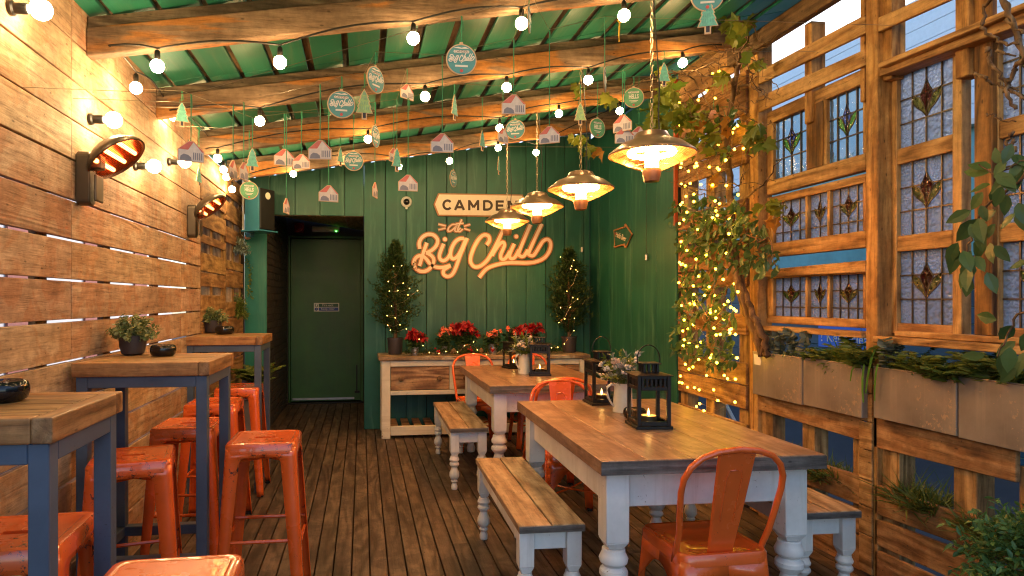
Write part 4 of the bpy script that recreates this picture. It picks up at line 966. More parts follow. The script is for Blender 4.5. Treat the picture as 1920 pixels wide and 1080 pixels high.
def script(name, label, strokes, dots, hw0, hw1, bc, fc):
    o = zpt(*strokes[0][0]); t = thing(name, label, 'sign', (o.x, YB, o.z)); e, f = MB(), MB(); d = 0
    for s in strokes:
        pts = [(zpt(*p).x, zpt(*p).z) for p in s]; ribbon(e, pts, hw0, YB-.016-d, YB-.001+d*.0); ribbon(f, pts, hw1, YB-.0195-d, YB-.0172-d); d += .00025
    for x, y, r0, r1 in dots:
        c = zpt(x, y); M = Matrix.Translation((c.x, YB-.001, c.z)) @ Mx
        e.lathe([(r0, 0), (r0, .0155)], n=20, M=M); f.lathe([(r1, .0165), (r1, .0195)], n=20, M=M)
    e.build('letter_edge', bc, t, world=True); f.build('letter_face', fc, t, world=True); return t
S = 1/5.144/179*1.0
big = [[(345, 705), (338, 650), (365, 595), (420, 565), (478, 572), (515, 618), (503, 672), (462, 715), (405, 742)],
       [(405, 742), (450, 765), (478, 805), (468, 855), (425, 905), (370, 922), (318, 905), (290, 862), (292, 812), (322, 778), (365, 772), (405, 800), (440, 845), (495, 878), (570, 882), (640, 862)],
       [(412, 645), (380, 735), (340, 868)],
       [(572, 655), (535, 755), (538, 800), (572, 818), (610, 795), (640, 750)],
       [(770, 605), (725, 608), (682, 640), (650, 700), (640, 765), (662, 800), (702, 780), (742, 715), (790, 605)],
       [(800, 600), (740, 745), (690, 885), (655, 950), (612, 970), (572, 948), (575, 908), (610, 882), (640, 865)],
       [(985, 668), (1012, 625), (1005, 582), (965, 570), (920, 600), (872, 675), (835, 775), (835, 838), (872, 878), (932, 866), (998, 805), (1060, 700), (1145, 520)],
       [(1172, 455), (1110, 600), (1040, 770)],
       [(1050, 745), (1100, 670), (1142, 640), (1158, 672), (1125, 755), (1128, 800), (1165, 798), (1212, 728)],
       [(1252, 655), (1208, 760), (1222, 798), (1258, 785), (1298, 715)],
       [(1408, 470), (1302, 725), (1308, 770), (1342, 775), (1385, 715)],
       [(1518, 462), (1398, 725), (1405, 765), (1440, 765), (1490, 690), (1528, 632), (1570, 612), (1602, 645), (1596, 712), (1552, 782), (1480, 822), (1380, 840), (1200, 838), (1080, 858), (985, 898), (915, 980)]]
script('script_sign', 'large cream Big Chill script lettering with an orange edge on the green wall', big, [(586, 612, .030, .021), (1272, 585, .030, .021)], .0285, .0165, P_SIGNB, P_SIGNF)
ats = [[(705, 472), (660, 470), (622, 500), (616, 532), (645, 530), (680, 500), (705, 472), (680, 525), (705, 535), (735, 500)], [(748, 420), (708, 515), (728, 538), (757, 512)], [(690, 462), (765, 458)],
       [(522, 466), (598, 484)], [(522, 522), (592, 504)], [(768, 488), (830, 468)], [(768, 508), (830, 528)]]
script('small_script_sign', 'small cream word at with rays either side, above the large script', ats, [], .0165, .007, P_SIGNB, P_SIGNF)
nm = thing('name_board', 'cream Camden name board with pointed ends and dark capitals on the green wall', 'sign', tuple(zpt(915, 280)))
o = nm.location
def poly_from(pts): return [(zpt(*p).x-o.x, zpt(*p).z-o.z) for p in pts]
MB().prism(poly_from([(475, 275), (520, 168), (1335, 182), (1375, 290), (1335, 400), (520, 388)]), .001, .018, Mx).build('edge', P_SIGNB, nm, bevel=.001)
MB().prism(poly_from([(490, 275), (530, 181), (1326, 194), (1360, 290), (1326, 387), (530, 375)]), .0185, .022, Mx).build('face', P_SIGN, nm)
lt = MB()
def letter(x0, x1, strokes, y0=232, y1=330, hw=.0125):
    for k, st_ in enumerate(strokes):
        pts = [(zpt(x0+(x1-x0)*u, y0+(y1-y0)*v+(x0-560)*.0145).x, zpt(x0+(x1-x0)*u, y0+(y1-y0)*v+(x0-560)*.0145).z) for u, v in st_]
        if len(pts) == 2: a, b = Vector(pts[0]), Vector(pts[1]); pts = [tuple(a+(b-a)*q/2) for q in range(3)]
        ribbon(lt, pts, hw, YB-.0245-k*.0003, YB-.0222)
arc = lambda cx, cy, rx, ry, a0, a1, n=12: [(cx+rx*math.cos(math.radians(a0+(a1-a0)*q/n)), cy-ry*math.sin(math.radians(a0+(a1-a0)*q/n))) for q in range(n+1)]
letter(560, 652, [arc(.54, .5, .42, .42, 40, 320)])
letter(672, 778, [[(.10, 1), (.5, .02)], [(.5, .02), (.90, 1)], [(.25, .72), (.75, .72)]])
letter(808, 914, [[(.1, 1), (.1, 0)], [(.1, .06), (.5, .72)], [(.5, .72), (.9, .06)], [(.9, 0), (.9, 1)]])
letter(950, 1048, [[(.12, 1), (.12, 0)], [(.1, .09)]+arc(.42, .5, .44, .41, 90, -90)+[(.1, .91)]])
letter(1072, 1155, [[(.14, 1), (.14, 0)], [(.1, .1), (.95, .1)], [(.1, .5), (.88, .5)], [(.1, .9), (.95, .9)]])
letter(1188, 1284, [[(.12, 1), (.12, 0)], [(.12, .06), (.88, .94)], [(.88, 1), (.88, 0)]])
lt.build('lettering', P_PRINT, nm, world=True)
# arrow sign on the side wall
ar = thing('arrow_sign', 'small dark green arrow shaped sign with orange edge and script on the green side wall', 'sign', tuple(on_x(1170, 445, XR)))
AP = [(235, 365), (575, 262), (565, 180), (585, 175), (790, 485), (600, 895), (575, 890), (572, 800), (245, 885)]
def apt(x, y, X): return on_x(1140+x/16.62, 410+y/16.62, X)
c = [apt(x, y, XR) for x, y in AP]; n_ = len(c)
MB().add([v+Vector((-.012, 0, 0)) for v in c]+[v+Vector((-.001, 0, 0)) for v in c], [tuple(range(n_)), tuple(range(2*n_-1, n_-1, -1))]+[(i, n_+i, n_+(i+1) % n_, (i+1) % n_) for i in range(n_)]).build('sign_board', P_GREEN, ar, world=True)
MB().tube([v+Vector((-.013, 0, 0)) for v in c], .009, 6, closed=True).build('sign_edge', P_SIGNB, ar, world=True)
q = apt(440, 560, XR)-ar.location
textmesh('Hells Beer', .075, P_SIGN, ar, (-.014, q.y, q.z), (PI/2-.0, .28, -PI/2), ext=.0006, shear=.35, sx=.8)
MB().lathe([(.012, 0), (.012, .002)], n=12, M=Matrix.Translation(apt(278, 460, XR)-Vector(ar.location)+Vector((-.0125, 0, 0))) @ Matrix.Rotation(-PI/2, 4, 'Y')).build('red_mark', P_RED, ar)
# camera, cords
cc = thing('dome_camera', 'small white round security camera on the green wall left of the name board', 'camera', tuple(wall_pt(762, 379)))
MB().lathe([(.058, .001), (.058, .02), (.05, .03), (.042, .032), (.036, .022)], n=28, M=Mx).build('housing', P_WPLAS, cc, smooth=True)
MB().sphere((0, -.02, 0), .034, 16, 10).build('dome', P_CAST, cc, smooth='all')
MB().box((-.012, -.025, -.075), (.012, -.002, -.055)).build('bracket', P_WPLAS, cc, bevel=.002)
pc = thing('pull_cord', 'thin cord with a pale toggle hanging on the back wall right of the lettering', 'cord', tuple(wall_pt(1090, 465)))
MB().tube([(0, -.02, 0), (0, -.02, .95)], .0018, 5).build('string', P_CABLE, pc); MB().lathe([(.005, 0), (.012, .005), (.013, .05), (.004, .06)], (0, -.02, -.05), 10).build('toggle', P_WPLAS, pc, smooth=True)
q = on_x(1216, 478, XR); pc = thing('pull_cord', 'thin cord with a grey toggle hanging on the green side wall right of the arrow', 'cord', tuple(q))
MB().tube([(-.02, 0, 0), (-.02, 0, 1.0)], .0018, 5).build('string', P_CABLE, pc); MB().lathe([(.005, 0), (.012, .005), (.013, .05), (.004, .06)], (-.02, 0, -.05), 10).build('toggle', P_ZINC, pc, smooth=True)
# loudspeaker
sp = thing('loudspeaker', 'blue sided black loudspeaker high in the corner above the green pier', 'speaker', (-.985, 6.42, on_y(490, 430, 6.3).z), -.62)
MB().box((-.10, -.10, 0), (.085, .10, .40)).build('cabinet', P_SBLUE, sp, bevel=.006, seg=2)
MB().box((.086, -.098, .004), (.100, .098, .396)).build('grille', P_BLACK, sp, bevel=.004)
m = MB().lathe([(.032, 0), (.034, .004), (.026, .006), (.024, .003), (.001, .003)], n=20, M=Matrix.Translation((.1005, 0, .33)) @ Matrix.Rotation(PI/2, 4, 'Y')); m.build('round_badge', P_CREAMJ, sp, smooth=True)
m = MB(); m.box((-.12, -.13, -.016), (.11, .13, -.002)); m.box((-.16, -.03, -.06), (-.10, .03, .2)); m.build('bracket', P_SBLUE, sp, bevel=.002)
cd = thing('conduit', 'pale vertical pipe in the corner behind the loudspeaker', 'pipe', tuple(on_y(456, 432, 6.6)))
MB().tube([(0, 0, 0), (0, 0, .55)], .011, 8).build('pipe', P_WPLAS, cd, smooth=True); MB().tube([(-.01, 0, 0), (.05, -.01, -.015)], .012, 8).build('elbow', P_WPLAS, cd, smooth=True)
# wall heaters
def make_heater(label, loc, s=1):
    t = thing('wall_heater', label, 'heater', loc, group='oval quartz heaters on the plank wall')
    m = MB(); loft(m, [[(z, x, y) for x, y, z in rrect(.034, .025, zz, 5, .115)] for zz in (0, .04, .058)], True); m.build('wall_box', P_BRONZE, t, bevel=.006)
    m = MB(); m.box((.03, -.028, .04), (.10, .028, .10)); m.box((.076, -.04, -.10), (.088, .04, .015)); m.build('bracket_arm', P_BRONZE, t, bevel=.01, seg=2)
    # tilted head: local w = facing direction
    Mh = Matrix.Translation((.135, .05, .105)) @ Matrix.Scale(.80, 4) @ Matrix.Rotation(math.radians(180-40), 4, 'Y')
    n = 36
    ell = lambda a, b, z: [(a*math.cos(2*PI*k/n), b*math.sin(2*PI*k/n), z) for k in range(n)]
    m = MB(); loft(m, [[tuple(Mh @ Vector(p)) for p in r] for r in (ell(.05, .06, -.075), ell(.11, .135, -.06), ell(.155, .19, -.02), ell(.165, .205, .0), ell(.165, .205, .012), ell(.157, .196, .014), ell(.150, .189, .002))], True, False); hd = m.build('head', P_BRONZE, t, smooth=.8)
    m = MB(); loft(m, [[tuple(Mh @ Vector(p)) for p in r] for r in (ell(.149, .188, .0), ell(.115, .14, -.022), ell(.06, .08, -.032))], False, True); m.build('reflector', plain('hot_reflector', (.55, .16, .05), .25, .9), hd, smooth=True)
    for xx in (-.075, 0, .075): MB().tube([Mh @ Vector((xx, -.13, -.008)), Mh @ Vector((xx, .13, -.008))], .0095, 10).build('element', E_HEAT, hd, smooth=True)
    m = MB()
    for k in range(-9, 10):
        yy = k*.02; xx = .152*math.sqrt(max(0, 1-(yy/.19)**2)); m.tube([Mh @ Vector((-xx, yy, .008)), Mh @ Vector((xx, yy, .008))], .0009, 4)
    m.build('guard', P_BLACK, hd); return t
q = on_x(147, 335, XL); h1 = make_heater('oval glowing wall heater nearest the camera, high on the plank wall', q)
q = on_x(353, 415, XL); dup(h1, q, 0, 'oval glowing wall heater farther along, at the end of the plank wall', 1.0)
# pendant heaters
def make_lamp(label, chain, cable_dx):
    t = thing('heat_lamp', label, 'heat lamp', group='pendant heat lamps in a row over the tables')
    r = .21
    MB().lathe([(.001, .118), (.06, .117), (.075, .112), (.088, .088), (.094, .082), (.1, .078), (.15, .058), (r, .012), (r+.002, .006), (r, .0), (r-.006, .004), (.15, .048), (.10, .068), (.07, .075), (.001, .078)], n=48).build('shade', P_STEEL, t, smooth=.5)
    gd = MB()
    for k in range(60):
        a = 2*PI*k/60; cA, sA = math.cos(a), math.sin(a); gd.tube([(.205*cA, .205*sA, .004), (.13*cA, .13*sA, -.038), (.05*cA, .05*sA, -.072)],   .0014, 3)
    
    for rr, zz in ((.13, -.0385), (.17, -.0165), (.09, -.056)): gd.tube([(rr*math.cos(2*PI*k/40), rr*math.sin(2*PI*k/40), zz) for k in range(40)], .0018, 4, closed=True)
    gd.build('guard', plain('brass_guard', (.75, .5, .25), .3, .8) if 'brass_guard' not in MATS else MATS['brass_guard'], t)
    m = MB(); m.tube([(.105*math.cos(2*PI*k/40), .105*math.sin(2*PI*k/40), .015+.0*k) for k in range(40)], .014, 10, closed=True); m.build('glow_ring', E_LAMP, t, smooth='all')
    MB().lathe([(.034, .06), (.034, -.06)], n=20, cap=False).build('centre_tube', emit('hot_tube', (1., .55, .2), 16), t, smooth=True)
    MB().lathe([(.046, -.066), (.046, -.075), (.043, -.1), (.036, -.128), (.03, -.131), (.001, -.131)], n=24).build('lower_cap', plain('bronze_cap', (.2, .12, .08), .35, .6), t, smooth=.6)
    m = MB(); z = .12; i = 0
    m.tube([(0, 0, .117), (0, 0, .135)], .004, 6)
    z = .135
    while z < chain-.02:
        pts = [(.007*math.cos(a), 0, z+.017+.0175*math.sin(a)) for a in [2*PI*k/10 for k in range(10)]]
        if i % 2: pts = [(0, x, zz) for x, _, zz in pts]
        m.tube(pts, .0019, 4, closed=True); z += .030; i += 1
    m.build('chain', P_CHAIN, t)
    MB().tube([(.04, 0, .117), (.035, 0, .2), (cable_dx, .02, chain*.45), (cable_dx*.4, .02, chain)], .0035, 5).build('cable', P_CABLE, t)
    return t
LAMPS = [(1222, 292, 1, 'largest and nearest pendant heat lamp, highest of the row'), (1089, 356, 2, 'second pendant heat lamp from the front, left of the largest one'), (1007, 389, 3, 'third pendant heat lamp from the front, beside the end of the name board'), (951, 416, 4, 'smallest and farthest pendant heat lamp, low in front of the script lettering')]
for px, py, bi, lab in LAMPS:
    p = on_y(px, py, BY[bi]+.0); ch = rbot(p.x)-p.z
    t = make_lamp(lab, ch, .05); t.location = p
# ------------------------------------------------------------------ festoon lights
def bulb_mesh():
    me = MB().sphere((0, 0, 0), .029, 14, 10); return me
_b = MB().sphere((0, 0, -.03), .029, 16, 12).build('bulb', E_BULB, None, smooth='all'); BULB = _b.data; bpy.data.objects.remove(_b)
_b = MB().lathe([(.001, .04), (.007, .04), (.0115, .034), (.0125, .012), (.012, -.002), (.011, -.008)], n=12).build('socket', P_BLACK, None, smooth=True); SOCK = _b.data; bpy.data.objects.remove(_b)
def festoon(label, pts, ends=(), cat='string lights', zoff=.045):
    """pts: list of (px, py, Y)"""
    P3 = [on_y(px, py, Y)+Vector((0, 0, .03)) for px, py, Y in pts]
    t = thing('festoon_string', label, cat, tuple(P3[0]), group='strings of round festoon bulbs under the roof')
    for p in P3:
        o = bpy.data.objects.new('bulb', BULB); COL.objects.link(o); o.parent = t; o.location = p-t.location
        s = bpy.data.objects.new('socket', SOCK); COL.objects.link(s); s.parent = o
    path = []
    ap = [e for e in ends[:1]]+[p+Vector((0, 0, .048)) for p in P3]+[e for e in ends[1:]]
    for a, b in zip(ap, ap[1:]):
        L = (b-a).length; n = max(3, int(L/.08))
        for k in range(n):
            f = k/n; path.append(a+(b-a)*f+Vector((0, 0, min(.06, .06*L)*math.sin(PI*f)*(1 if L > .3 else .2))+Vector((0, 0, 0)) if False else Vector((0, 0, 1))*min(.05, .05*L)*math.sin(PI*f)))
    path.append(ap[-1]); MB().tube(path, .0045, 6).build('cable', P_CABLE, t, world=True, smooth='all')
    return t
e = lambda X, Y: Vector((X, Y, rbot(X)+.03))
festoon('festoon bulbs strung along the nearest rafter, largest bulbs', [(295, 124, 2.93), (525, 117, 2.93), (775, 72, 2.93), (978, 44, 2.93), (1170, 29, 2.93)], (e(-1.1, 2.98), e(2.3, 2.98)))
festoon('festoon bulbs along the second rafter from the front', [(487, 227, 3.88), (797, 181, 3.88), (950, 164, 3.88), (1103, 150, 3.88), (1280, 118, 3.88)], (e(-1.12, 3.94), e(2.35, 3.94)))
festoon('festoon bulbs along the third rafter from the front', [(408, 297, 4.86), (690, 261, 4.86), (937, 240, 4.86), (1048, 213, 4.86), (1162, 208, 4.86), (1285, 181, 4.86)], (e(-1.14, 4.9), e(2.35, 4.9)))
festoon('festoon bulbs along the farthest rafter by the green wall, smallest bulbs', [(435, 355, 5.87), (550, 326, 5.87), (654, 306, 5.87), (748, 312, 5.87), (843, 302, 5.87), (934, 277, 5.87), (1005, 286, 5.87), (1251, 189, 5.87)], (e(-1.16, 5.9), e(2.4, 5.9)))
def festoon_fill(label, X_, Y): return festoon(label, [(*proj(x, Y, rbot(x)-.03), Y) for x in X_], (e(-1.1, Y+.05), e(2.3, Y+.05)))
def proj(X, Y, Z): xc = X*cs-Y*sn; zc = X*sn+Y*cs; return (CX+F*xc/zc, CY-F*(Z-H)/zc)
festoon_fill('added unseen festoon bulbs along the rafter overhead, above the top of the picture', (-.75, .0, .75, 1.5, 2.1), 1.97)  # out-of-view string added to fill the foreground with warm light
festoon_fill('added unseen festoon bulbs along the front edge of the roof, over the camera', (-.8, -.1, .6, 1.3, 2.0), 1.05)  # second unseen string, added for the same warm foreground fill
lp = [(255, 165), (308, 211), (326, 217), (423, 318), (423, 333)]
festoon('festoon bulbs running back along the top of the plank wall', [(255, 165, 3.3), (309, 211, 4.0), (326, 218, 4.12), (419, 318, 5.45), (424, 332, 5.6)], (e(-1.1, 2.98), e(-1.14, 5.9)))
WB = [(77, 18), (213, 225), (289, 312), (347, 304)]
for i, (px, py) in enumerate(WB):
    q = on_x(px, py, XL+.10)
    if i == 0: q = on_x(px, py, XL+.10)
    t = thing('wall_bulb', ['bare wall bulb at the top left picture corner', 'bare wall bulb on the plank wall above the nearer heater', 'bare wall bulb just beyond the nearer heater head', 'bare wall bulb behind a hanging house ornament'][i], 'wall light', (XL, q.y, q.z), group='bare bulbs on black holders along the plank wall')
    M = Matrix.Rotation(PI/2, 4, 'Y')
    MB().lathe([(.026, .0), (.026, .012), (.019, .018), (.019, .055), (.016, .06)], n=16, M=M).build('holder', P_BLACK, t, smooth=.6)
    MB().sphere((.100, 0, 0), .036, 18, 12).build('globe', E_WALL, t, smooth='all')
# ------------------------------------------------------------------ hanging ornaments
def tree_poly(h, g=0):
    w = .52*h; pts = [(-.055*h-g, -.5*h-g), (-.055*h-g, -.30*h-g*.5)]
    lv = [(.5, -.30), (.33, -.12), (.40, -.10), (.25, .06), (.32, .08), (.17, .24), (.22, .26), (.0, .48)]
    L = [(-x*w-(g if x else 0), y*h+(g if y > .4 else -g*.5 if y < -.2 else 0)) for x, y in lv]
    jag = []
    for i, p in enumerate(L):
        jag.append(p)
    pts = pts+jag; return pts+[(-x, y) for x, y in pts[::-1] if abs(x) > 1e-9]
def house_poly(w, h, g=0): return [(-w/2-g, -h/2-g), (w/2+g, -h/2-g), (w/2+g, h*.02), (w*.12, h/2+g), (-w*.08, h/2+g), (-w/2-g, h*.06)]
MZ = Matrix.Rotation(PI/2, 4, 'X')
ODATA = {}
def orn_parts(kind, t):
    if kind in ODATA:
        for nm, me in ODATA[kind]:
            o = bpy.data.objects.new(nm, me); COL.objects.link(o); o.parent = t
        return
    made = []
    if kind in ('disc', 'hells'):
        r = .0575; made.append(MB().lathe([(r, -.002), (r, .002)], n=40, M=MZ).build('plywood_disc', P_PLY, t)); face = P_DISC if kind == 'disc' else P_DISCH
        made.append(MB().lathe([(r*.93, .0024), (r*.93, .003)], n=40, M=MZ).build('printed_face', face, t))
        made.append(MB().box((-.006, -.002, r-.002), (.006, .002, r+.007)).build('hanging_tab', P_PLY, t))
        m = MB(); m.prism([(-.027, .024), (.027, .024), (.030, .029), (.027, .034), (-.027, .034), (-.030, .029)], .0032, .0038, MZ)
        if kind == 'disc':
            made.append(m.build('printed_band', P_BOARDW, t)); made.append(MB().box((-.024, -.0038, -.028), (.024, -.0032, -.021)).build('printed_ribbon', P_BOARDW, t))
            made.append(textmesh('CAMDEN', .0125, P_PRINT, t, (0, -.0041, .0288), ext=.0002)); sm = MB(); [ribbon(sm, [((x-940)*7.2e-5, -(y-735)*7.2e-5+.004) for x, y in s_], .0017, -.0042-.00002*k_, -.0032) for k_, s_ in enumerate(big)]; made.append(sm.build('printed_script', P_BOARDW, t))
            m = MB(); m.prism([(-.03, .042), (-.012, .046), (0, .043), (.014, .047), (.028, .041), (0, .0395)], .0032, .0037, MZ); made.append(m.build('printed_ridge', P_BOARDW, t))
        else:
            made.append(m.build('printed_band', P_BOARDW, t)); made.append(textmesh('CAMDEN', .0125, P_PRINT, t, (0, -.0041, .0288), ext=.0002)); made.append(textmesh('HELLS', .033, P_BOARDW, t, (0, -.0036, .004), ext=.0003, sx=.62, off=.001))
            m = MB(); m.box((-.024, -.0038, -.020), (.024, -.0032, -.017)); m.box((-.016, -.0038, -.027), (.016, -.0032, -.024)); made.append(m.build('printed_line', P_BOARDW, t))
        made.append(MB().lathe([(.0062, .0032), (.0062, .0038)], n=14, M=Matrix.Translation((0, 0, -.042)) @ MZ).build('printed_mark', plain('mark_red', (.55, .06, .05), .5) if 'mark_red' not in MATS else MATS['mark_red'], t))
    elif kind.startswith('tree'):
        h = .118; made.append(MB().prism(tree_poly(h, .004), -.002, .002, MZ).build('plywood_outline', P_PLY, t))
        P_ = [p for p in tree_poly(h) if p[1] > -.31*h]; 
        m = MB(); m.prism(P_, .0022, .0030, MZ); made.append(m.build('printed_branches', P_TREEL if kind == 'treeL' else P_TREEP, t))
        m = MB(); m.box((-.05*h, -.003, -.48*h), (.05*h, -.0022, -.305*h)); made.append(m.build('printed_trunk', P_NIB, t))
        m = MB()
        for y, w in ((-.2, .34), (-.03, .27), (.14, .2), (.3, .1)):
            for k in range(5): x = (-1+.5*k)*w*h*.45; m.prism([(x-.0008, y*h), (x+.0008, y*h), (x*.8+.0004, y*h+.014), (x*.8-.0004, y*h+.014)], .0031, .0034, MZ)
        made.append(m.build('printed_line', P_DISC, t))
    else:
        w, h = .092, .075; made.append(MB().prism(house_poly(w, h, .003), -.002, .002, MZ).build('plywood_outline', P_PLY, t))
        made.append(MB().prism([(-w/2, -h/2), (w/2, -h/2), (w/2, h*.02), (w*.10, h*.47), (-w*.12, .06*h), (-w/2, .06*h)], .0022, .0028, MZ).build('printed_wall', P_HOUSE, t))
        m = MB(); m.prism([(-w/2, .07*h), (-w*.115, .07*h), (w*.09, h*.49), (-w*.08, h*.5)], .0022, .0034, MZ); m.prism([(w*.10, h*.5), (w*.12, h*.5), (w/2+.002, h*.02), (w/2-.005, h*.0)], .0029, .0034, MZ); made.append(m.build('printed_roof', P_HROOF, t))
        m = MB(); m.prism([(-w*.45, -h*.48), (w*.02, -h*.48), (w*.0, -h*.32), (-w*.12, -h*.2), (-w*.3, -h*.16), (-w*.42, -h*.28)], .0029, .0034, MZ)
        for k in range(5): m.box((w*.08+k*.0075, -.0034, -h*.42), (w*.08+k*.0075+.004, -.0029, -h*.05))
        made.append(m.build('printed_detail', plain('print_grey', (.2, .2, .26), .6) if 'print_grey' not in MATS else MATS['print_grey'], t))
    ODATA[kind] = [(o.name.split('.')[0], o.data) for o in made] if not any(o.type == 'MESH' and ('lettering' in o.name) for o in made) else None
    if ODATA[kind] is None:
        ODATA[kind] = []; 
        for o in made:
            if o.location.length > 0 or abs(o.rotation_euler.x) > .01:
                o.data.transform(o.matrix_basis if False else Matrix.LocRotScale(o.location, o.rotation_euler, o.scale)); o.location = (0, 0, 0); o.rotation_euler = (0, 0, 0); o.scale = (1, 1, 1)
            ODATA[kind].append((o.name.split('.')[0], o.data))
SZ = {'disc': .115, 'hells': .115, 'tree': .122, 'treeL': .122, 'house': .095}
ORN = [  # kind, px, py, size px, cord top py, yaw deg, label
 ('disc', 640, 196, 52, 78, 6, 'large round green Big Chill ornament, face on, left of the pale green tree'),
 ('disc', 704, 150, 50, 83, 50, 'round green Big Chill ornament turned to an oval, right of the pale green tree'),
 ('disc', 865, 112, 58, -20, 8, 'bluish round Big Chill ornament hanging high at top centre'),
 ('disc', 663, 302, 37, 215, 4, 'small round green Big Chill ornament low beside a small tree, above the door'),
 ('disc', 966, 243, 37, 178, -8, 'round green Big Chill ornament under the little house with the purple roof'),
 ('hells', 1188, 183, 38, 95, 4, 'round green HELLS ornament, face on, above the largest heat lamp'),
 ('hells', 1120, 240, 37, 170, 38, 'bluish round HELLS ornament turned aside, above the second heat lamp'),
 ('hells', 467, 357, 34, 263, 5, 'round green HELLS ornament hanging before the loudspeaker'),
 ('disc', 1326, -8, 60, -120, 10, 'round Big Chill ornament cut by the top edge behind a tree'),
 ('disc', 704, 256, 42, 175, 68, 'grey spinning disc ornament seen nearly edge on behind a bulb'),
 ('disc', 850, 335, 32, 285, 66, 'small spinning disc ornament near the name board'),
 ('tree', 341, 214, 47, 115, 10, 'teal tree ornament in front of the bulbs on the left wall'),
 ('tree', 473, 299, 44, 155, 12, 'teal tree ornament above the loudspeaker'),
 ('treeL', 683, 195, 57, 62, 5, 'pale green tree ornament between two large discs'),
 ('tree', 1327, 30, 66, -60, 4, 'large mint tree ornament at the top edge, right of centre'),
 ('tree', 1245, 139, 45, 25, 20, 'pale teal tree ornament right of the longest lamp chain'),
 ('treeL', 1088, 213, 42, 125, 8, 'green tree ornament on the chain of the second heat lamp'),
 ('tree', 852, 201, 48, 140, 62, 'teal tree ornament turned narrow, under the bluish disc'),
 ('tree', 904, 263, 39, 172, 58, 'small teal tree ornament turned narrow, left of a bulb pair'),
 ('tree', 638, 293, 36, 220, 52, 'small teal tree ornament just left of the small round disc'),
 ('tree', 744, 299, 45, 200, 40, 'teal tree ornament in front of a small house and a bulb'),
 ('tree', 373, 331, 36, 240, 60, 'small green tree ornament beside the far wall heater'),
 ('tree', 935, 310, 34, 284, 75, 'tiny tree ornament edge on, below the lowest centre bulb'),
 ('house', 763, 172, 33, 25, 45, 'pinkish house ornament alone below the first rafter, right of the oval disc'),
 ('house', 600, 281, 43, 165, -12, 'pale house ornament with an orange roof, largest of the left cluster'),
 ('house', 533, 295, 37, 225, 12, 'house ornament with a red roof, left one of a touching pair'),
 ('house', 565, 303, 33, 222, -20, 'pinkish house ornament, right one of a touching pair with a bulb at its top'),
 ('house', 963, 196, 44, 75, 8, 'house ornament with a purple red roof and grey garden, above a round disc'),
 ('house', 1030, 253, 38, 171, -14, 'house ornament with a rose roof between the third lamp chain and the green tree'),
 ('house', 829, 268, 42, 172, 6, 'house ornament with a dark red roof covering a bulb at centre'),
 ('house', 765, 343, 36, 270, 10, 'house ornament with an orange roof above the security camera'),
 ('house', 616, 363, 36, 285, 15, 'house ornament low over the fire door recess'),
 ('house', 358, 284, 46, 200, 14, 'large blurred house ornament glowing in front of the wall bulbs'),
 ('house', 1167, 231, 37, 100, -30, 'upper house ornament of the three over the largest heat lamp'),
 ('house', 1171, 254, 35, 214, 12, 'lower left house ornament of the three over the largest heat lamp'),
 ('house', 1198, 250, 30, 205, 35, 'lower right house ornament of the three over the largest heat lamp'),
 ('house', 738, 291, 32, 215, 60, 'small dark house ornament half hidden behind a teal tree'),
 ('house', 703, 356, 34, 275, 76, 'house ornament seen edge on above the left potted conifer'),
 ('house', 537, 386, 34, 305, 74, 'house ornament seen edge on in front of the door recess corner'),
 ('house', 437, 318, 42, 240, 72, 'house ornament turned edge on, left one of two near the corner bulbs'),
 ('house', 457, 321, 40, 245, 70, 'house ornament turned edge on, right one of two near the teal tree'),
 ('house', 943, 254, 33, 190, 55, 'faint house ornament partly behind the round disc and a bulb'),
 ('disc', 992, 36, 50, -40, 82, 'disc ornament seen edge on beside the high centre bulb'),
 ('disc', 1134, 150, 46, 38, 83, 'disc ornament seen edge on, left of the yellow ribbon'),
]
rows_w = {}; TOPS = {}; PEND = []
for kind, px, py, sz, top, yaw, lab in ORN:
    d = SZ[kind]*F/sz; rowd = min((2.3, 2.72, 3.3, 3.62, 4.1, 4.55), key=lambda q: abs(q-d)); p = at(px, py, rowd); s = rowd/d
    tp = at(px, top, rowd); TOPS.setdefault(rowd, []).append((p.x, min(tp.z, rbot(p.x)+.1))); PEND.append((kind, px, py, sz, top, yaw, lab, rowd, p, s)); continue
TOPL = {k: np.polyfit([q[0] for q in v], [q[1] for q in v], 1) if len(v) > 2 else (.13, v[0][1]-.13*v[0][0]) for k, v in TOPS.items()}
for kind, px, py, sz, top, yaw, lab, rowd, p, s in PEND:
    tz = max(p.z+.12, min(float(np.polyval(TOPL[rowd], p.x)), rbot(p.x)+.12));  nm = {'disc': 'disc_ornament', 'hells': 'disc_ornament', 'tree': 'tree_ornament', 'treeL': 'tree_ornament', 'house': 'house_ornament'}[kind]
    hh = {'disc': .064, 'hells': .064, 'tree': .064, 'treeL': .064, 'house': .039}[kind]
    t = thing(nm, lab, 'ornament', tuple(p), math.radians(yaw)-math.atan2(p.x, p.y)*.9, group='flat plywood ornaments hanging from green cords'); orn_parts(kind, t); t.scale = (s,)*3
    L = (tz-p.z)/s; m = MB(); dx = R.uniform(.002, .006)
    m.tube([(0, 0, hh), (.001, 0, (hh+L)/2), (0, 0, L)], .0021, 4); m.tube([(0, 0, L), (dx, 0, L-.004), (dx+.002, 0, L-R.uniform(.03, .06))], .0013, 4); m.tube([(0, 0, hh+.002), (-.008, 0, hh+.006), (-.010, 0, hh-.012)], .0014, 4)
    m.build('cord', P_CORD, t)
    rows_w.setdefault(rowd, []).append(Vector((p.x, p.y, tz)))
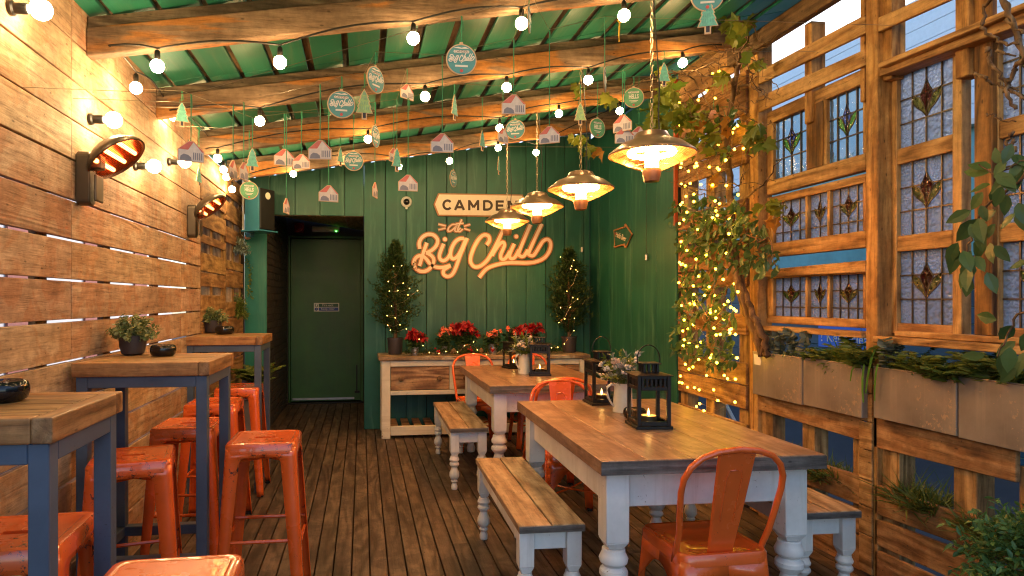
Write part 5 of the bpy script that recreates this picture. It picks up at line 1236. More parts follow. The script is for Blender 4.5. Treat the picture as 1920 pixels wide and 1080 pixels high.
# taut wires the cords hang from
for i, (rd, pts) in enumerate(sorted(rows_w.items())):
    pts = sorted(pts, key=lambda q: q.x); 
    for a in (pts,):
        q0 = a[0]; q1 = a[-1]
        path = [Vector((XL+.02, q0.y, min(q0.z, 2.5)))]+a+[Vector((2.4, q1.y, q1.z+.04))]
        t = thing('hanging_wire', ['taut thin wire nearest the camera carrying the ornaments at top right', 'taut thin wire behind the nearest rafter carrying the large ornaments', 'taut thin wire in front of the second rafter carrying ornaments', 'taut thin wire just before the second rafter carrying many small ornaments', 'taut thin wire behind the second rafter carrying small ornaments', 'taut thin wire farthest back before the third rafter'][min(i, 5)], 'wire', tuple(path[0]), group='taut wires under the roof')
        MB().tube(path, .0012, 4).build('strand', P_WIRE, t, world=True)
q = on_y(1162, 55, 2.9); yr = thing('ribbon', 'yellow ribbon tied by the high bulb right of centre', 'ribbon', tuple(q)); m = MB()
m.tube([(0, 0, .05), (-.012, 0, .04), (0, 0, .03), (.012, 0, .042), (0, 0, .03), (-.004, 0, -.03), (-.003, 0, -.06)], .004, 5); m.build('band', plain('yellow_ribbon', (.7, .42, .03), .6), yr)
# ------------------------------------------------------------------ plants at the back
def conifer(label, px, potpx, ptop, pbot, crown, seed, tw):
    rng = random.Random(seed); Yc = 6.52; b = on_y(px, 662, Yc); base = Vector((b.x, Yc, .8055)); s = ray(px, 562).y/Yc
    t = thing('potted_conifer', label, 'potted tree', tuple(base), group='potted conifers with fairy lights on the sideboard')
    MB().lathe([(.001, 0), (.068, 0), (.07, .004), (.079, .15), (.084, .152), (.084, .168), (.078, .168), (.076, .15), (.001, .148)], n=26).build('pot', P_POT, t, smooth=True)
    zb = .26; zt = 1.36+(562-crown)*Yc/F-.8055+.02
    MB().tube([(0, 0, .14), (.006, 0, .3), (-.004, .004, .6), (0, 0, zt-.1)], [.02, .018, .013, .003], 8).build('trunk', W_TRUNK, t, smooth='all')
    P, D = [], []; st = MB(); nb = 240
    for i in range(nb):
        f = i/nb; z = zb+(zt-zb)*f; a = i*2.39996+rng.uniform(-.4, .4)
        lump = 1+.22*math.sin(3*a+seed)+.2*math.sin(7*f*3+a*2)
        prof = (.30 if f < .02 else 1)*(1-f)**.72*(.55+.9*min(1, f/.22)) if True else 1
        Rr = tw*1.08*prof*lump*rng.uniform(.62, 1.2)
        if seed == 1 and i in (16, 21, 24, 27): a = PI+rng.uniform(-.3, .3); Rr = tw*1.35
        d = Vector((math.cos(a), math.sin(a)*.85, rng.uniform(.35, .8))).normalized()
        p0 = Vector((0, 0, z-.05)); p1 = p0+d*Rr
        if i % 4 == 0: st.tube([p0, p1], [.003, .001], 4)
        for q in range(24):
            g_ = rng.uniform(.35, 1.06); o = p0+d*Rr*g_+Vector((rng.gauss(0, .012), rng.gauss(0, .012), rng.gauss(0, .014)))
            P.append(tuple(o)); D.append(tuple(d*.8+Vector((rng.uniform(-1, 1), rng.uniform(-1, 1), rng.uniform(-.2, 1.2)))))
    n = len(P); V, f = leaves(P, D, NR.uniform(.028, .046, n), NR.uniform(.011, .018, n), 'small'); numesh('foliage', V, f, L_CON, t); st.build('branch', W_TRUNK, t)
    return t, base, zb, zt, tw
_l = MB().sphere((0, 0, 0), .0036, 8, 6).build('x', E_FAIRY, None, smooth='all'); FAIRY = _l.data; bpy.data.objects.remove(_l)
_l = MB().sphere((0, 0, 0), .0088, 8, 6).build('x', E_GOLD, None, smooth='all'); GOLD = _l.data; bpy.data.objects.remove(_l)
def fairy(label, pts, wire=True, col=P_CHAIN, wr=.0011, group='warm fairy light strings'):
    t = thing('fairy_lights', label, 'fairy lights', tuple(pts[0]), group=group)
    for p in pts:
        o = bpy.data.objects.new('light', GOLD if 'golden' in label else FAIRY); COL.objects.link(o); o.parent = t; o.location = Vector(p)-t.location
    path = []
    for a, b in zip(pts, pts[1:]):
        a, b = Vector(a), Vector(b); mid = (a+b)/2+Vector((R.uniform(-.01, .01), R.uniform(-.01, .01), -.12*(b-a).length)); path += [a+(0, 0, .004) if False else a+Vector((0, 0, .006)), mid]
    path.append(Vector(pts[-1])+Vector((0, 0, .006))); MB().tube(path, wr, 4).build('wire', col, t, world=True); return t
conifer('potted conifer with fairy lights left on the sideboard, a branch sticking out to its left', 741, 0, 0, 0, 452, 1, .20)
conifer('potted conifer with fairy lights right on the sideboard, beside the green corner', 1067, 0, 0, 0, 462, 2, .215)
fl = lambda pts, Y: [on_y(x, y, Y) for x, y in pts]
fairy('fairy lights wound through the left potted conifer', fl([(738, 499), (753, 498), (728, 528), (756, 531), (768, 541), (730, 546), (746, 545), (765, 553), (783, 545), (734, 574), (763, 584), (726, 592), (741, 596), (750, 609), (727, 610), (732, 619), (762, 617)], 6.28))
fairy('fairy lights wound through the right potted conifer', fl([(1051, 482), (1076, 488), (1072, 499), (1070, 504), (1080, 506), (1083, 509), (1063, 546), (1074, 558), (1083, 561), (1051, 577), (1069, 576), (1048, 605), (1059, 598), (1077, 597), (1076, 620), (1058, 645)], 6.28))
# flowers along the sideboard
SBZ = .8055
def flower_pot(label, px, Y, r, h, kind, seed, zinc=True, spread=.11, fz=.16, n=7):
    rng = random.Random(seed); x = on_y(px, 660, Y).x
    nm = {'red': 'poinsettia', 'peach': 'begonia'}[kind]
    t = thing(nm, label, 'potted flower', (x, Y, SBZ), group='potted flowers along the sideboard')
    m = MB(); m.lathe([(.001, 0), (r*.74, 0), (r*.78, h*.2), (r*.81, h*.22), (r*.80, h*.25), (r*.88, h*.55), (r*.91, h*.58), (r*.9, h*.61), (r, h*.97), (r*1.04, h), (r*.97, h), (r*.9, h*.8), (.001, h*.8)], n=24); m.build('pot', P_ZINC if zinc else P_POT, t, smooth=.6)
    P, D, Pr, Dr = [], [], [], []; st = MB()
    for i in range(n*3):
        a = rng.uniform(0, 2*PI); rr = spread*rng.uniform(.2, 1); tip = Vector((math.cos(a)*rr, math.sin(a)*rr*.6, h+rng.uniform(.25, 1)*(fz-h*.2))); st.tube([(0, 0, h*.7), tip*.6+Vector((0, 0, h*.3)), tip], .0022, 4)
        for q in range(8): f_ = rng.uniform(.35, .95); P.append(tuple(tip*f_+Vector((rng.gauss(0, .02), rng.gauss(0, .015), h*.2)))); D.append((rng.uniform(-1, 1), rng.uniform(-1, .6), rng.uniform(-.4, .6)))
    for i in range(n):
        a = 2*PI*i/n+rng.uniform(-.3, .3); rr = spread*rng.uniform(.15, .95); c = Vector((math.cos(a)*rr, math.sin(a)*rr*.5-.03, h+fz*rng.uniform(.55, 1.0)))
        nd = Vector((math.cos(a)*.7, -.8, .6)).normalized()
        k = 12 if kind == 'red' else 7
        for q in range(k):
            b = nd.orthogonal().normalized(); b = Matrix.Rotation(2*PI*q/k+rng.uniform(-.2, .2), 3, nd) @ b; Pr.append(tuple(c)); Dr.append(tuple(b+nd*rng.uniform(.0, .45)))
    st.build('stem', L_FERN, t)
    V, f = leaves(P, D, NR.uniform(.04, .065, len(P)), NR.uniform(.022, .036, len(P)), 'oval'); numesh('foliage', V, f, L_CON, t)
    if kind == 'red': V, f = leaves(Pr, Dr, NR.uniform(.05, .085, len(Pr)), NR.uniform(.026, .042, len(Pr)), 'oval'); numesh('bract', V, f, L_RED, t)
    else: V, f = leaves(Pr, Dr, NR.uniform(.024, .036, len(Pr)), NR.uniform(.018, .026, len(Pr)), 'round'); numesh('petal', V, f, L_PEACH, t)
flower_pot('red poinsettia in a small tin pot next to the left conifer', 778, 6.36, .042, .085, 'red', 11, True, .10, .15, 7)
flower_pot('peach begonia left of the middle red poinsettia', 833, 6.45, .04, .09, 'peach', 12, True, .08, .17, 7)
flower_pot('large red poinsettia in the middle of the sideboard', 868, 6.52, .06, .1, 'red', 13, False, .17, .19, 13)
flower_pot('peach begonia in a ribbed zinc bucket behind the orange chair', 924, 6.36, .055, .112, 'peach', 14, True, .10, .135, 11)
flower_pot('peach begonia right of the zinc bucket, beside the right poinsettia', 961, 6.46, .045, .09, 'peach', 15, False, .07, .18, 5)
flower_pot('large red poinsettia behind the flower jug on the right of the sideboard', 990, 6.5, .06, .1, 'red', 16, False, .16, .19, 12)
ga = thing('garland', 'evergreen garland with berries and cones lying along the sideboard', 'garland', (1.2, 6.42, SBZ)); P, D = [], []; bm_, cm_ = MB(), MB()
for i in range(2600):
    x = R.uniform(-.78, .82); a = R.uniform(0, PI); rr = abs(R.gauss(0, .045)); P.append((x, math.cos(a)*rr*1.2-.06+.02*math.sin(x*9), max(.004, math.sin(a)*rr*1.3+.015))); D.append((R.uniform(-1, 1), R.uniform(-1, .3), R.uniform(-.1, .9)))
V, f = leaves(P, D, NR.uniform(.03, .055, len(P)), NR.uniform(.004, .009, len(P)), 'small'); numesh('foliage', V, f, L_CON, ga)
for cx in (-.46, -.12, .1, .42):
    bm_ = MB()
    for k in range(9): bm_.sphere((cx+R.gauss(0, .013), -.13+R.gauss(0, .01), .05+R.gauss(0, .012)), .0085, 8, 6)
    bm_.build('berry_cluster', plain('red_berry', (.35, .01, .015), .25) if 'red_berry' not in MATS else MATS['red_berry'], ga, smooth='all')
for cx in (-.3, -.02, .3): MB().lathe([(.001, 0), (.02, .006), (.028, .02), (.024, .035), (.012, .05), (.001, .056)], (cx, -.13, .02), 12).build('pine_cone', W_TRUNK, ga)
fairy('fairy lights trailing along the sideboard garland', fl([(786, 636), (793, 648), (805, 661), (823, 663), (836, 659), (858, 660), (871, 648), (888, 641), (895, 656), (912, 665), (945, 655), (958, 662), (1000, 656), (1020, 648), (1034, 652), (1046, 651)], 6.26), wr=.0014, col=P_CHAIN)
# ------------------------------------------------------------------ climber on the pallet screen
XC = XR-.05
cl = thing('climbing_vine', 'twisted old climber trunk with leafy branches against the pallet screen', 'climber', tuple(on_x(1425, 660, XR-.03)))
def px3(l): return [on_x(x, y, X) for x, y, X in l]
def jit(pts, n=4, a=.01):
    out = []
    for p, q in zip(pts, pts[1:]):
        for k in range(n): f_ = k/n; out.append(p+(q-p)*f_+Vector((R.gauss(0, a), R.gauss(0, a), R.gauss(0, a)))*(1 if k else .3))
    return out+[pts[-1]]
m = MB()
tr = px3([(1432, 668, XC+.02), (1418, 618, XC), (1402, 588, XC-.02), (1389, 545, XC-.05), (1377, 505, XC-.06), (1371, 450, XC-.05), (1370, 380, XC-.03), (1364, 300, XC-.02), (1368, 215, XC-.03), (1378, 150, XC-.06), (1385, 100, XC-.10)])
m.tube(jit(tr, 5, .006), [.038-.024*(i/50) for i in range(51)], 9)
tr2 = px3([(1440, 668, XC+.0), (1428, 628, XC-.03), (1410, 585, XC-.05), (1397, 548, XC-.03), (1383, 508, XC-.04), (1376, 440, XC-.07)]); m.tube(jit(tr2, 5, .008), [.024-.012*(i/25) for i in range(26)], 7)
m.build('trunk', W_TRUNK, cl, world=True, smooth='all')
m = MB()
def limb(pts, r, n=4, a=.012):
    q = jit(px3(pts), n, a); m.tube(q, [r*(1-.7*i/len(q)) for i in range(len(q))], 5)
for pts, r in [([(1370, 400, XC), (1400, 370, XC-.05), (1430, 345, XC-.1), (1465, 300, XC-.1)], .009), ([(1372, 390, XC-.04), (1345, 372, XC-.06), (1310, 365, XC-.1), (1280, 352, XC-.1)], .007), ([(1366, 300, XC), (1335, 275, XC-.03), (1308, 250, XC-.04), (1300, 210, XC-.04)], .007), ([(1366, 250, XC), (1330, 200, XC-.06), (1300, 150, XC-.12), (1260, 130, XC-.2)], .010), ([(1376, 160, XC-.05), (1330, 140, XC-.15), (1280, 135, XC-.25), (1210, 150, XC-.4), (1140, 175, XC-.55), (1090, 178, XC-.7)], .009), ([(1380, 130, XC-.08), (1340, 118, XC-.2), (1290, 130, XC-.3), (1230, 140, XC-.4), (1180, 160, XC-.5)], .006), ([(1385, 110, XC-.1), (1400, 60, XC-.1), (1385, 30, XC-.15), (1420, 70, XC-.1), (1437, 88, XC-.06), (1470, 60, XC-.05)], .006), ([(1375, 180, XC), (1410, 150, XC-.04), (1400, 110, XC-.06), (1360, 92, XC-.1), (1345, 120, XC-.1), (1335, 160, XC-.1)], .006), ([(1310, 300, XC-.05), (1345, 330, XC-.05), (1385, 350, XC-.06), (1400, 320, XC-.08), (1410, 280, XC-.08)], .006), ([(1300, 330, XC-.1), (1270, 345, XC-.15), (1340, 362, XC-.1), (1400, 345, XC-.12), (1455, 340, XC-.1)], .005), ([(1310, 420, XC-.05), (1340, 440, XC-.05), (1371, 450, XC-.05)], .008), ([(1371, 470, XC-.05), (1400, 440, XC-.1), (1440, 445, XC-.12), (1455, 500, XC-.12)], .007), ([(1385, 540, XC-.05), (1350, 550, XC-.06), (1300, 560, XC-.08)], .007), ([(1250, 160, XC-.3), (1220, 200, XC-.4), (1235, 240, XC-.35), (1275, 265, XC-.2)], .005)]:
    limb(pts, r)
for _ in range(70):
    x, y = R.uniform(1255, 1440), R.uniform(85, 240); a = R.uniform(-.9, .9)+(PI if R.random() < .5 else 0); L_ = R.uniform(20, 60); X0 = XC-R.uniform(0, .2)
    limb([(x, y, X0), (x+L_*.5*math.cos(a), y+L_*.5*math.sin(a)*.8, X0-.03), (x+L_*math.cos(a+.4), y+L_*math.sin(a+.4)*.8, X0-.05)], .0035, 3, .01)
for _ in range(26):
    x, y = R.uniform(1275, 1440), R.uniform(250, 360); a = R.uniform(0, 6.28); L_ = R.uniform(20, 50); X0 = XC-R.uniform(0, .1)
    limb([(x, y, X0), (x+L_*.5*math.cos(a), y+L_*.5*math.sin(a), X0-.03), (x+L_*math.cos(a+.5), y+L_*math.sin(a+.5), X0-.05)], .003, 3, .008)
m.build('branch', W_TRUNK, cl, world=True, smooth='all')
def clump(P, D, px, py, X, rx, ry, n, dn=(0, 0, -.4)):
    for _ in range(n):
        a = R.uniform(0, 6.28); q = math.sqrt(R.random()); c = on_x(px+rx*q*math.cos(a), py+ry*q*math.sin(a), X-R.uniform(0, .16)); P.append(tuple(c)); D.append((R.uniform(-.8, .2), R.uniform(-1, 1), R.uniform(-1, .7)+dn[2]*.6))
P, D = [], []
for c_ in [(1345, 395, 45, 28, 70), (1300, 390, 32, 25, 45), (1330, 430, 55, 30, 110), (1380, 430, 50, 35, 90), (1400, 470, 45, 30, 60), (1300, 450, 28, 30, 50), (1330, 490, 45, 30, 80), (1295, 520, 25, 30, 45), (1345, 545, 30, 25, 40), (1300, 570, 28, 22, 50), (1290, 610, 22, 25, 35), (1415, 500, 25, 20, 25), (1440, 480, 22, 30, 25), (1280, 640, 20, 25, 30), (1300, 660, 25, 22, 45), (1345, 640, 30, 25, 50), (1355, 675, 25, 18, 40), (1350, 590, 25, 20, 40), (1270, 400, 14, 25, 18), (1360, 215, 28, 22, 30), (1345, 270, 22, 25, 22)]: clump(P, D, c_[0], c_[1], XC+.01, c_[2]*1.15, c_[3]*1.1, int(c_[4]*1.0))
V, f = leaves(P, D, NR.uniform(.05, .085, len(P)), NR.uniform(.024, .038, len(P)), 'oval', .2, .25); numesh('foliage', V, f, L_FIC, cl, world=True)
P, D = [], []
for c_ in [(1300, 215, 30, 22, 26), (1320, 250, 30, 20, 20), (1290, 270, 18, 14, 9), (1352, 290, 18, 12, 5), (1410, 245, 22, 18, 14), (1420, 265, 18, 10, 8), (1450, 385, 25, 12, 12), (1250, 190, 22, 40, 30), (1225, 210, 20, 22, 16), (1240, 230, 15, 15, 10), (1100, 275, 18, 16, 9), (1085, 265, 14, 10, 7), (1085, 165, 14, 16, 10), (1140, 185, 12, 10, 8), (1375, 45, 34, 16, 18), (1385, 62, 14, 16, 7), (1405, 95, 6, 5, 2), (1425, 120, 8, 8, 5), (1275, 215, 15, 30, 16), (1355, 145, 16, 10, 7), (1200, 250, 12, 22, 9), (1255, 150, 20, 16, 10)]:
    Xp = XC-.03 if c_[0] > 1265 else XC-.35 if c_[0] > 1180 else XC-.65; clump(P, D, c_[0], c_[1], Xp, c_[2], c_[3], c_[4])
V, f = leaves(P, D, NR.uniform(.05, .10, len(P)), NR.uniform(.055, .10, len(P)), 'vine', .25, .3); numesh('vine_foliage', V, f, L_VINE, cl, world=True)
P, D = [], []
for c_ in [(1345, 340, 10, 16, 4), (1445, 410, 8, 14, 4), (1130, 282, 12, 10, 4), (1310, 245, 8, 10, 3), (1365, 230, 10, 8, 2)]: clump(P, D, c_[0], c_[1], XC-.06 if c_[0] > 1265 else XC-.6, c_[2], c_[3], c_[4])
V, f = leaves(P, D, NR.uniform(.07, .1, len(P)), NR.uniform(.05, .08, len(P)), 'vine', .4, .5); numesh('dry_foliage', V, f, L_DRY, cl, world=True)
# golden fairy lights over the climber
FP = [(1280, 268), (1292, 262), (1278, 306), (1291, 321), (1303, 312), (1307, 311), (1330, 313), (1360, 301), (1377, 280), (1361, 300), (1383, 236), (1386, 232), (1373, 249), (1347, 271), (1277, 347), (1294, 344), (1314, 346), (1336, 347), (1362, 348), (1348, 318), (1286, 368), (1301, 378), (1276, 384), (1349, 382), (1384, 365), (1288, 398), (1282, 412), (1274, 419), (1397, 408), (1336, 408), (1277, 453), (1278, 462), (1308, 430), (1345, 404), (1362, 475), (1274, 492), (1277, 496), (1285, 498), (1305, 486), (1310, 518), (1273, 530), (1283, 532), (1300, 536), (1330, 538), (1356, 524), (1377, 532), (1321, 554), (1302, 571), (1278, 573), (1333, 581), (1343, 584), (1365, 565), (1370, 576), (1380, 583), (1313, 587), (1283, 600), (1300, 609), (1290, 617), (1357, 598), (1371, 617), (1379, 627), (1343, 628), (1283, 637), (1292, 644), (1281, 648), (1314, 642), (1373, 667), (1382, 671), (1310, 674), (1344, 680), (1285, 683), (1299, 688), (1292, 692), (1325, 704), (1358, 704), (1364, 710), (1379, 711), (1276, 705), (1274, 717), (1279, 718), (1289, 726), (1302, 727), (1311, 731), (1338, 731), (1346, 751), (1378, 754), (1312, 757), (1306, 762), (1320, 770), (1348, 134), (1336, 138), (1342, 142), (1381, 135), (1325, 170), (1345, 154), (1309, 188), (1341, 184), (1274, 193), (1275, 235)]
_x = [(R.uniform(1276, 1396), R.uniform(240, 500)) for _ in range(22)]; _y = [(R.uniform(1274, 1392), R.uniform(500, 690)) for _ in range(20)]
grp = [FP[:34]+_x, FP[34:66]+_y, FP[66:89], FP[89:]]
for lab, g_ in zip(['golden fairy lights over the upper half of the climber, below the vine leaves', 'golden fairy lights over the lower climber leaves', 'golden fairy lights draped down the bottom boards of the pallet screen', 'golden fairy lights scattered in the bare twigs under the roof'], grp):
    fairy(lab, [on_x(x, y, XR-.02-R.uniform(0, .03)-(R.uniform(.06, .2) if 280 < y < 690 else .02)) for x, y in g_], group='golden fairy lights on the climber')
for px, py, X, lab in [(1337, 217, XC-.12, 'pale pink rose ornament flower hanging among the climber leaves'), (464, 446, 0, 'pale pink flower hanging on the green pier below the loudspeaker')]:
    c = on_x(px, py, X) if X else on_y(px, py, 6.68)
    t = thing('rose', lab, 'flower', tuple(c), group='single pale roses'); P = []; D = []
    for ly in range(5):
        for q in range(6): a = q*PI/3+ly*.5; k = .25+ly*.28; P.append((0, 0, -.01*ly*.5)); D.append((math.cos(a)*k, math.sin(a)*k, 1.0-.2*ly))
    V, f = leaves(P, D, .038, .036, 'round', .5, -.25, U=np.tile([0, 0, 1.], (len(P), 1))+NR.normal(size=(len(P), 3))*.05); numesh('petal', V, f, P_PINK, t)
    MB().tube([(0, 0, -.02), (.006, 0, .12)], .0016, 4).build('stem', P_CORD, t)
# ------------------------------------------------------------------ plants in planters and rails
def grass(label, c, L, W, n, h, rx=.5, nm='grass_tuft', mat=None):
    t = thing(nm, label, 'plant', c, group='grassy plants in the pallet openings'); P, D = [], []
    for i in range(n):
        y = R.uniform(-L/2, L/2); x = R.uniform(-W/2, W/2); P.append((x, y, 0)); D.append((R.gauss(-.15, .45), R.gauss(0, .5), R.uniform(.5, 1.1)))
    V, f = leaves(P, D, NR.uniform(h*.5, h*1.15, n), NR.uniform(.006, .011, n), 'blade', .3, .45); numesh('foliage', V, f, mat or L_GRASS, t)
    P2 = [(p[0]+d[0]*.06, p[1]+d[1]*.06, p[2]+d[2]*.06) for p, d in zip(P, D)]*2; D2 = [(d[0]+R.gauss(0, .6), d[1]+R.gauss(0, .6), d[2]*.8) for d in D]*2
    V, f = leaves(P2, D2, NR.uniform(h*.25, h*.5, len(P2)), NR.uniform(.005, .009, len(P2)), 'blade'); numesh('sprig', V, f, mat or L_GRASS, t); return t
for (pxa, pxb, py, lab, h) in [(1527, 1591, 878, 'grassy plant in the pallet opening just left of the main post', .17), (1686, 1778, 925, 'grassy plant in the pallet opening right of the main post', .2), (1445, 1497, 846, 'grassy plant in the opening behind the near table edge', .15), (1832, 1900, 985, 'grassy plant in the last pallet opening before the corner bush', .16)]:
    a, b = on_x(pxa, py, XR+.06), on_x(pxb, py, XR+.06); grass(lab, (XR+.05, (a.y+b.y)/2, min(a.z, b.z)-.05), abs(a.y-b.y)*.95, .08, 260, h)
def in_planter(i, f, dx=.09): X0, Ya, Yb_, z0, z1 = PLN[i]; return Vector((X0+dx, Ya+(Yb_-Ya)*f, z1-.03))
def fern(label, c, n, L, group='ferns in the zinc planters', mat=None, up=.9):
    t = thing('fern', label, 'plant', tuple(c), group=group); P, D, U = [], [], []; st = MB(); rng = R
    for i in range(n):
        a = rng.uniform(0, 6.28); l = L*rng.uniform(.6, 1.1); d = Vector((math.cos(a)*.5-.12, math.sin(a)*.9, up+rng.uniform(-.3, .3))).normalized(); pts = []
        for k in range(11): f_ = k/10; pts.append(Vector((0, rng.gauss(0, .001), 0))+d*l*f_+Vector((math.cos(a)*.4, math.sin(a)*.6, -.55))*l*.55*f_*f_)
        o = Vector((rng.uniform(-.05, .05), rng.uniform(-.12, .12), 0)); pts = [p+o for p in pts]; st.tube(pts, .0015, 4)
        for k in range(2, 11):
            t_ = (pts[k]-pts[k-1]).normalized(); s_ = t_.cross(Vector((0, 0, 1))); s_ = s_.normalized() if s_.length > .01 else Vector((1, 0, 0))
            for sg in (-1, 1):
                for off in (0, .5): P.append(tuple(pts[k-1]+(pts[k]-pts[k-1])*off)); D.append(tuple(s_*sg+t_*.45))
    ln = np.array([.055*(1-.06*(i % 36)/4) for i in range(len(P))])*L/.2
    V, f = leaves(P, D, ln, ln*.36, 'oval', .2, .2); numesh('frond', V, f, mat or L_FERN, t); st.build('stem', L_FERN, t); return t
def euc(label, c, n, L, lean=(-.2, 0)):
    t = thing('eucalyptus', label, 'plant', tuple(c), group='eucalyptus sprigs in the zinc planters'); P, D = [], []; st = MB()
    for i in range(n):
        a = R.uniform(0, 6.28); pts = [Vector((0, 0, 0)), Vector((math.cos(a)*.03+lean[0]*.3*L, math.sin(a)*.05+lean[1]*.3*L, L*.5)), Vector((math.cos(a)*.06+lean[0]*L, math.sin(a)*.09+lean[1]*L, L*R.uniform(.8, 1.05)))]; st.tube(pts, .002, 4)
        for k in range(13):
            f_ = .3+.7*k/12; p = pts[0]*(1-f_)**2+pts[1]*2*f_*(1-f_)+pts[2]*f_*f_
            for sg in (0, PI): b = k*1.57+sg; P.append(tuple(p)); D.append((math.cos(b), math.sin(b), R.uniform(-.1, .4)))
    V, f = leaves(P, D, NR.uniform(.03, .045, len(P)), NR.uniform(.032, .046, len(P)), 'round', .15, .1); numesh('foliage', V, f, L_EUC, t); st.build('stem', L_FERN, t); return t
def box_shrub(label, c, n, rx, ry, rz_, mat, ll=.03, lw=.014, nm='shrub', group=None, shape='oval', core=.2):
    t = thing(nm, label, 'plant', tuple(c), group=group); P, D = [], []; st = MB()
    for i in range(n):
        a = R.uniform(0, 6.28); el = math.asin(R.uniform(-.35, 1)); d = Vector((math.cos(a)*math.cos(el)*rx, math.sin(a)*math.cos(el)*ry, math.sin(el)*rz_)); d *= R.uniform(.6, 1.08); st.tube([d*.15, d*.6+Vector((0, 0, .01)), d], .0014, 3)
        dn = d.normalized()
        for q in range(10):
            f_ = core+(1-core)*q/9; b = dn.orthogonal().normalized(); b = Matrix.Rotation(q*2.4, 3, dn) @ b; P.append(tuple(d*f_)); D.append(tuple(b+dn*.8))
    V, f = leaves(P, D, NR.uniform(ll*.7, ll*1.2, len(P)), NR.uniform(lw*.7, lw*1.2, len(P)), shape); numesh('foliage', V, f, mat, t); st.build('stem', L_FERN, t); return t
euc('eucalyptus sprig with pale round leaves at the left of the rusty planter', in_planter(0, .45, .03), 3, .17)
euc('tall eucalyptus sprig with round leaves at the seam of the left planters', in_planter(0, .88, .02), 3, .20)
box_shrub('low yellow green shrub at the foot of the climber in the rusty planter', in_planter(0, .55, .05), 40, .07, .14, .09, L_VAR, .022, .012, group='low shrubs in the planters')
fern('bushy fern in the planter left of the main post', in_planter(1, .3), 20, .2)
fern('dark upright fern beside the main post, under the blue notice', in_planter(1, .82, .05), 13, .26, up=1.6)
box_shrub('golden mossy shrub between the two ferns of the left planters', in_planter(1, .55, .04), 50, .06, .15, .09, L_FERN, .024, .008, group='low shrubs in the planters', shape='blade')
grass('bright strap leaved plant behind the ferns, below the blue notice', tuple(in_planter(1, .5, .12)), .25, .08, 26, .2, nm='strap_plant', mat=L_STRAP)
euc('eucalyptus sprig with large grey round leaves just right of the main post', in_planter(2, .13, .02), 5, .16, (-.1, .2))
fern('dense olive fern filling the planter right of the main post', in_planter(2, .5), 24, .24)
fern('second olive fern at the seam of the right planters, small orange buds', in_planter(2, .85, .05), 18, .22)
fern('stiff spiky fern at the right end of the dented planter', in_planter(3, .42, .06), 18, .26, up=1.2)
sp_ = thing('spider_plant', 'long green strap leaves hanging over the planters on both sides of the main post', 'plant', tuple(in_planter(2, .03, .0))); m = MB()
P_, D_ = [], []
def strap(pts, w):
    q = [on_x(x, y, X) for x, y, X in pts]; vs = []; n = len(q)
    for i, p in enumerate(q): ww = w*(.5+.5*math.sin(PI*min(1, (i+.6)/n))); vs += [p+Vector((0, ww, 0)), p+Vector((-.002, 0, .002)), p-Vector((0, ww, 0))]
    m.add(vs, [(3*i, 3*i+1, 3*i+4, 3*i+3) for i in range(n-1)]+[(3*i+1, 3*i+2, 3*i+5, 3*i+4) for i in range(n-1)])
Xs = XR-.06
strap([(1658, 690, Xs+.08), (1650, 655, Xs), (1640, 655, Xs), (1634, 672, Xs-.01), (1629, 695, Xs-.01), (1625, 720, Xs-.01), (1623, 738, Xs-.01)], .007)
strap([(1650, 692, Xs+.06), (1646, 682, Xs), (1642, 700, Xs-.01), (1640, 725, Xs-.01), (1640, 752, Xs-.01)], .006); strap([(1612, 684, Xs+.05), (1603, 684, Xs), (1597, 695, Xs-.01), (1594, 715, Xs-.01)], .006); strap([(1622, 690, Xs+.06), (1620, 684, Xs), (1617, 710, Xs-.01), (1617, 735, Xs-.01), (1619, 755, Xs-.01)], .007)
m.build('strap_leaf', L_STRAP, sp_, world=True)
